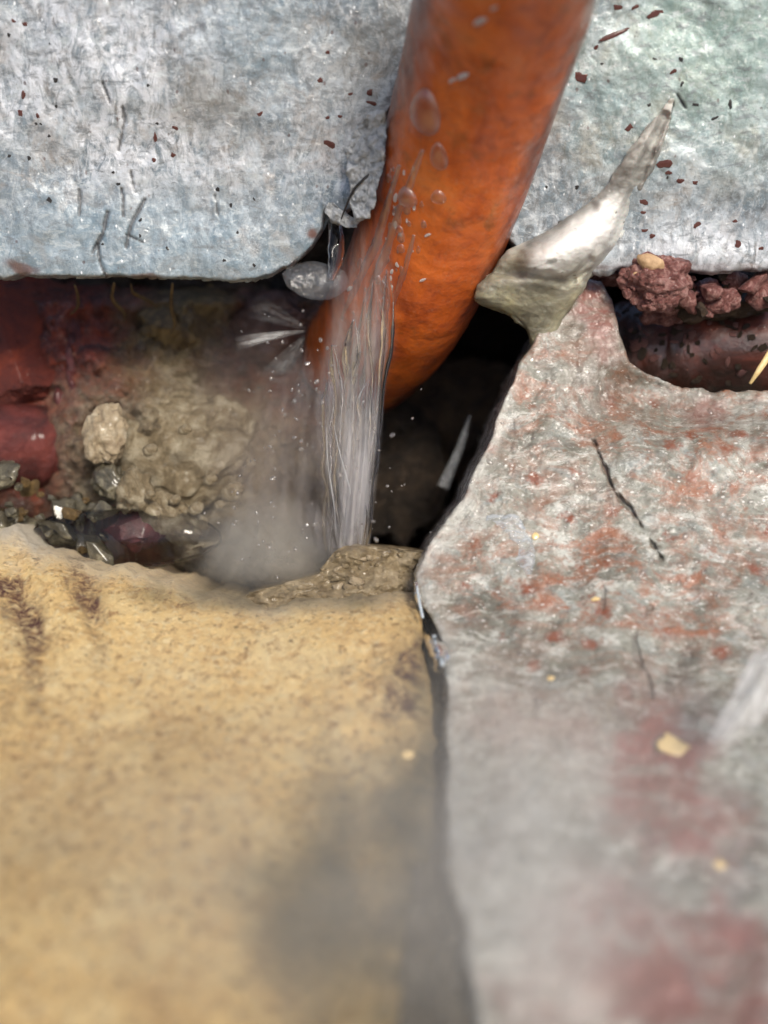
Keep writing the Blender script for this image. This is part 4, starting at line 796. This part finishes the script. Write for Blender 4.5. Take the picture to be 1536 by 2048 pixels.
# fan jet from the pinhole on the pipe
JT = empty('pinhole_jet', P(610, 665, 2), 'fine fan of spray shooting left from a pinhole in the pipe bend', 'water')
M['jet'] = mat_veil('spray_fan', 0.05, 0.75, (0.88, 0.88, 0.86), (0.25, 0.25, 1.6), 0.9, 0.1)
def fan(name, x0, y0, x1, y1, w0, w1, c0, c1, mat, parent, n=50, m=18, fade_p=1.0, seed=0):
    t = np.linspace(0, 1, n)[:, None]; u = np.linspace(-1, 1, m)[None]
    L = math.hypot(x1 - x0, y1 - y0); nx, ny = -(y1 - y0) / L, (x1 - x0) / L
    w = w0 + (w1 - w0) * t ** 0.8; bend = 10 * t * t
    PX = x0 + (x1 - x0) * t + nx * u * w; PY = y0 + (y1 - y0) * t + ny * u * w + bend
    C = c0 + (c1 - c0) * t - 0.6 * u * u + 0.5 * fbm(u * 3, t * 2, 0, seed, 3)
    fade = (1 - np.abs(u)) ** 0.6 * (np.minimum(1, t * 8) * np.minimum(1, (1 - t) * 3.0)) * fade_p
    idx = np.arange(n * m).reshape(n, m)
    V = np.concatenate([P(PX, PY, C).reshape(-1, 3), P(PX, PY, C - 0.4).reshape(-1, 3)])
    q = np.stack([idx[:-1, :-1], idx[1:, :-1], idx[1:, 1:], idx[:-1, 1:]], -1).reshape(-1, 4)
    F = np.concatenate([q, q[:, ::-1] + n * m])
    return link(name, V, F.tolist(), mat, parent, dict(fade=np.concatenate([fade.ravel(), 0.3 * fade.ravel()])))
fan('spray', 612, 662, 470, 678, 2, 15, 2, 6, M['jet'], JT, seed=1, fade_p=1.1)
fan('spray', 610, 672, 540, 760, 2, 34, 2, 2, M['jet'], JT, seed=2, fade_p=0.28)
fan('spray', 614, 660, 500, 600, 2, 30, 2, 4, M['jet'], JT, seed=3, fade_p=0.16)
fan('spray', 612, 672, 470, 1130, 3, 90, 2, -10, M['veil2'], JT, 90, 30, 0.5, 4)
fan('spray', 630, 690, 585, 1130, 16, 75, 2, -10, M['veil2'], JT, 90, 30, 0.7, 5)
# fan of splash thrown up from the ledge
M['splashsheet'] = mat_veil('splash_sheet', 0.22, 0.50, (0.44, 0.41, 0.35), (0.5, 0.5, 0.12), 0.3, 0.02, (0, -28, 0))
SP = empty('splash_fan', P(560, 1160, -4), 'grey fan of splash thrown up left of the falling water', 'water')
veil('sheet', [(965, 520, 590), (1000, 480, 606), (1050, 432, 628), (1110, 396, 650), (1180, 350, 660)], lambda X, Y: -13 + 0.045 * (Y - 965) + 2 * np.exp(-((X - 540) / 110.0) ** 2), M['splashsheet'], SP, seed=14, edge=0.22, top=0.3, bot=0.25, rip=0.4)
veil('sheet', [(985, 560, 650), (1060, 590, 690), (1130, 600, 700)], lambda X, Y: fc(X, Y) + 1, M['veil2'], SP, seed=15, edge=0.3, top=0.4, bot=0.3, rip=1.0)
M['membrane'] = mat_veil('thin_water_membrane', 0.05, 0.26, (0.55, 0.57, 0.60), (1, 1, 1), 0.25, 0.35, fadeattr=False)
# water bubble clinging to the corner of the sheet, films on the pipe
lump('water_bubble', 634, 560, -5, 70, 36, 26, M['membrane'], 'clear bulge of water bridging the corner of the grey sheet and the pipe', 'water', seed=5, rough=0.09, sub=5, rot=-8, freq=1.0)
V, F = tube_verts([(668, 440, -4, 10), (672, 490, -3, 16), (668, 530, -3, 12), (660, 560, -3, 8)], 16, 40, 0.6, 0.2, 4)
tag(link('water_trickle', V, F, M['water']), 'short trickle of water hanging in the notch left of the pipe', 'water')
def tz(x, y):
    for dx in range(14, 90, 4):
        loc, n = hit('slab', max(x + dx, 850), y)
        if loc is not None: return float(loc.dot(Vector(TO)) * 1000) + 0.9
    return 6.0
TR = [(832, 1165, 3), (838, 1200, 5), (850, 1240, 9), (868, 1285, 14), (884, 1320, 12), (876, 1345, 5)]
V, F = tube_verts([(x, y, tz(x, y) - 1.2, r * 1.2) for x, y, r in TR], 18, 70, 0.8, 0.25, 9)
TW = tag(link('water_trickle', V, F, M['water']), 'shiny trickle of water running down the left corner of the grey slab', 'water')
M['foam2'] = mat_veil('bright_water_edge', 0.7, 0.95, (0.80, 0.92, 1.0), (1, 1, 1), 0.4, 0.3, fadeattr=False)  # pale blue colour standing in for glints on the trickle
for pts in ([(868, 1272, 4), (866, 1288, 7), (868, 1300, 2)], [(834, 1172, 1.5), (838, 1200, 2.5), (846, 1236, 2.2)], [(864, 1296, 1.5), (868, 1308, 3), (872, 1318, 1.5)], [(880, 1312, 1.5), (884, 1324, 4), (884, 1332, 1.5)]):
    V, F = tube_verts([(x, y, tz(x, y), r) for x, y, r in pts], 10, 20, 0.5, 0.2, 3)
    link('bright_edge', V, F, M['foam2'], TW)

# drops on the pipe
def drop_mesh():
    v, F = ico(3); w = v.copy()
    w[:, 2] = np.where(w[:, 2] > 0, w[:, 2], w[:, 2] * 0.25)
    w[:, 0] *= 1 - 0.25 * w[:, 1]
    me = mesh_np('drop', w, F); me.materials.append(mat_drop()); return me
DROP = drop_mesh()
M['foam'] = mat_veil('bright_wet_bead', 0.85, 0.95, (0.95, 0.93, 0.88), (1, 1, 1), 0.4, 0.3, fadeattr=False)  # white colour standing in for highlights on the wet pipe
GLINT = DROP.copy(); GLINT.materials.clear(); GLINT.materials.append(M['foam'])
big = [(852, 222, 34, 46, -18, 'largest flat drop of water, hanging high on the left of the copper pipe'), (878, 312, 18, 30, -8, 'long drop of water on the copper pipe below the largest one'),
       (877, 393, 15, 15, 0, 'round bead of water on the copper pipe below the long drop'), (815, 393, 22, 22, 0, 'wide drop of water left of the round bead on the copper pipe')]
for x, y, rx, ry, a, lb in big:
    o = place(DROP, 'water_drop', 'pipe', x, y, rx, ry, a, 0.0, None, min(rx, ry) * 0.55)
    if o: tag(o, lb, 'water drop', 'water drops on the copper pipe')
rr = random.Random(12)
for k in range(80):
    y = rr.uniform(330, 640); x = interp(y, [(330, 805), (450, 800), (640, 740)]) + rr.gauss(0, 24)
    r = rr.choice([2.5, 3.5, 4.5, 6, 9])
    o = place(DROP, 'water_drop', 'pipe', x, y, r, r * rr.uniform(1, 2.4), rr.uniform(-25, 10), 0.0, None, r * 0.5)
    if o and k % 3 == 0: o.data = GLINT; o.scale = o.scale * 0.55  # every third bead is painted white as a glint
    if o: tag(o, 'small bead of water in the wet band down the left of the copper pipe', 'water drop', 'small beads of water on the copper pipe')
for k, (x, y, r) in enumerate([(925, 152, 9), (960, 42, 9), (988, 16, 5), (905, 160, 6), (855, 470, 5), (845, 560, 5), (700, 577, 8)]):
    o = place(GLINT, 'water_drop', 'pipe', x, y, r * 1.6, r * 0.6, 30, 0.0, None, r * 0.5)  # white beads painted as glints high on the pipe
    if o: tag(o, 'tiny glinting bead of water high on the copper pipe', 'water drop', 'tiny glinting beads on the copper pipe')
# loose drops flying off the stream
for k in range(130):
    a = rr.random()
    if a < 0.5: x, y = rr.gauss(590, 60), rr.gauss(760, 110)
    elif a < 0.8: x, y = rr.gauss(560, 90), rr.gauss(1060, 60)
    else: x, y = rr.gauss(720, 60), rr.gauss(980, 110)
    r = rr.choice([1.6, 2.2, 3.0, 4.2])
    o = bpy.data.objects.new('flying_drop', DROP); COL.objects.link(o)
    o.location = Vector(P(x, y, rr.uniform(-6, 8))); o.rotation_euler = (R(rr.uniform(0, 360)), R(rr.uniform(0, 360)), R(rr.uniform(0, 360)))
    o.scale = [r * KMM / 1000.0, r * rr.uniform(1, 1.6) * KMM / 1000.0, r * KMM / 1000.0]
    tag(o, 'tiny drop of water flying off the falling stream', 'water drop', 'drops flying off the stream')
# beads of water and straw grains on the slab and the yellow block
GS = 'beads of water on the grey slab'
for k in range(70):
    x, y = rr.uniform(900, 1530), rr.uniform(760, 1420); r = rr.uniform(2.2, 5.5)
    o = place(DROP, 'water_bead', 'slab', x, y, r * rr.uniform(1, 1.8), r, rr.uniform(0, 180), 0.0, None, r * 0.7)
    if o: tag(o, 'tiny bead of water lying on the grey slab', 'water drop', GS)
for k, (x, y, rx, ry, lb) in enumerate([(1341, 1494, 20, 24, 'blurred straw yellow grain on the stained part of the grey slab'), (1070, 1073, 8, 7, 'small straw yellow grain beside the shiny wet patch on the grey slab'),
        (1190, 1198, 7, 5, 'straw yellow grain halfway down the grey slab'), (1102, 1357, 7, 6, 'lowest small straw grain on the upper part of the grey slab'), (1437, 1729, 8, 8, 'pale grain low on the right of the grey slab')]):
    o = place(CHIPS['straw', k % 4], 'straw_grain', 'slab', x, y, rx, ry, 40, 0.3)
    if o: tag(o, lb, 'grain')
o = place(CHIPS['straw', 1], 'straw_grain', 'buff', 815, 1510, 10, 10, 0, 0.3)
if o: tag(o, 'pale grain near the joint on the right of the yellow block', 'grain')
for k, (pts, r, lb) in enumerate([([(846, 300), (818, 372), (790, 450), (762, 530), (728, 610)], 9, 'long thin rivulet of water down the left of the copper pipe'),
        ([(800, 330), (776, 410), (752, 490), (716, 570), (684, 640)], 11, 'broad rivulet of water along the left edge of the copper pipe'), ([(828, 470), (810, 540), (784, 610), (764, 690)], 7, 'short rivulet of water low on the copper pipe')]):
    path = []
    for i, (x, y) in enumerate(pts):
        loc, n = hit('pipe', x, y)
        if loc is not None: path.append((x, y, loc.dot(Vector(TO)) * 1000 + 0.1, r * (0.4 if i in (0, len(pts) - 1) else random.uniform(0.7, 1.2))))
    V, F = tube_verts(path, 14, 80, 0.45, 0.4, 20 + k)
    tag(link('water_rivulet', V, F, DROP.materials[0]), lb, 'water')  # film strips added along the pipe for its long wet highlights
# wet film on the slab, its sky reflection put into a pale blue colour
def film(name, key, pts, r, label):
    path = []
    for i, (x, y) in enumerate(pts):
        loc, n = hit(key, x, y); path.append((x, y, loc.dot(Vector(TO)) * 1000 - 0.1, r if 0 < i < len(pts) - 1 else r * 0.4))
    V, F = tube_verts(path, 14, 50, 0.3, 0.35, 7)
    tag(link(name, V, F, M['sheen']), label, 'water')
M['sheen'] = mat_veil('wet_sheen', 0.0, 0.75, (0.82, 0.90, 0.96), (0.5, 1, 1.4), 0.9, 0.35, fadeattr=False)
film('water_film', 'slab', [(972, 1040), (1005, 1048), (1030, 1066), (1046, 1100), (1056, 1150)], 22, 'shiny wet streak on the grey slab near the broken edge')
# slanting splash streak crossing the right edge
M['splash'] = mat_veil('splash_streak', 0.12, 0.85, (0.95, 0.95, 0.95), (1.4, 1.4, 0.06), 0.5, 0.15, (0, 38, 0))
SS = empty('water_splash', P(1400, 1510, 40), 'pale slanting streak of splashing water in front of the grey slab at right', 'water')
veil('streak', [(1290, 1500, 1660), (1340, 1482, 1600), (1400, 1450, 1565), (1460, 1416, 1520), (1520, 1390, 1450)], lambda X, Y: 38 + 0.01 * (Y - 1290), M['splash'], SS, seed=17, edge=0.12, top=0.1, bot=0.35, rip=0.4)
V, F = tube_verts([(940, 830, -33, 3), (925, 880, -33, 9), (905, 930, -33, 12), (885, 975, -33, 15)], 16, 40, 0.4, 0.1, 6)
M['thread'] = mat_veil('thin_thread', 0.12, 0.5, (0.8, 0.82, 0.8), (1, 1, 0.1), 0.6, 0.2)
tag(link('water_thread', V, F, M['thread'], None, dict(fade=np.ones(len(V)))), 'faint thread of water falling in the dark hole left of the grey slab', 'water')

# spray hanging in the air
def mist(name, px, py, c, rx, ry, rz, density, label, scale=0.12, col=(0.9, 0.9, 0.9), rot=0, **kw):
    s = KMM * (D - c) / D; rad = (rx * s, rz * KMM, ry * s)
    v, F = ico(4)
    me = mesh_np(name, v * np.array(rad) / 1000.0, F)
    o = bpy.data.objects.new(name, me); COL.objects.link(o); me.materials.append(mat_mist(name + '_air', density, rad, scale, col, **kw))
    o.location = Vector(P(px, py, c)); o.rotation_euler = (-PITCH, R(rot), 0)
    return tag(o, label, 'spray', None, 'stuff')
mist('splash_spray', 520, 900, -10, 170, 300, 90, 120, 'brownish veil of spray drifting left of the falling water', 0.16, (0.80, 0.70, 0.62), rot=-12)
mist('splash_spray', 530, 1100, -6, 200, 130, 100, 170, 'grey cloud of splash spray at the foot of the falling water', 0.2, (0.86, 0.85, 0.82), rot=20)
mist('foreground_spray', 640, 1720, 60, 900, 640, 300, 36, col=(0.99, 0.96, 0.90), label='thin pale spray hanging in front of the yellow block and the joint', scale=0.08)
mist('foreground_spray', 1150, 1720, 62, 620, 560, 260, 44, col=(0.98, 0.96, 0.93), label='thin pale spray hanging in front of the stained grey slab', scale=0.08)
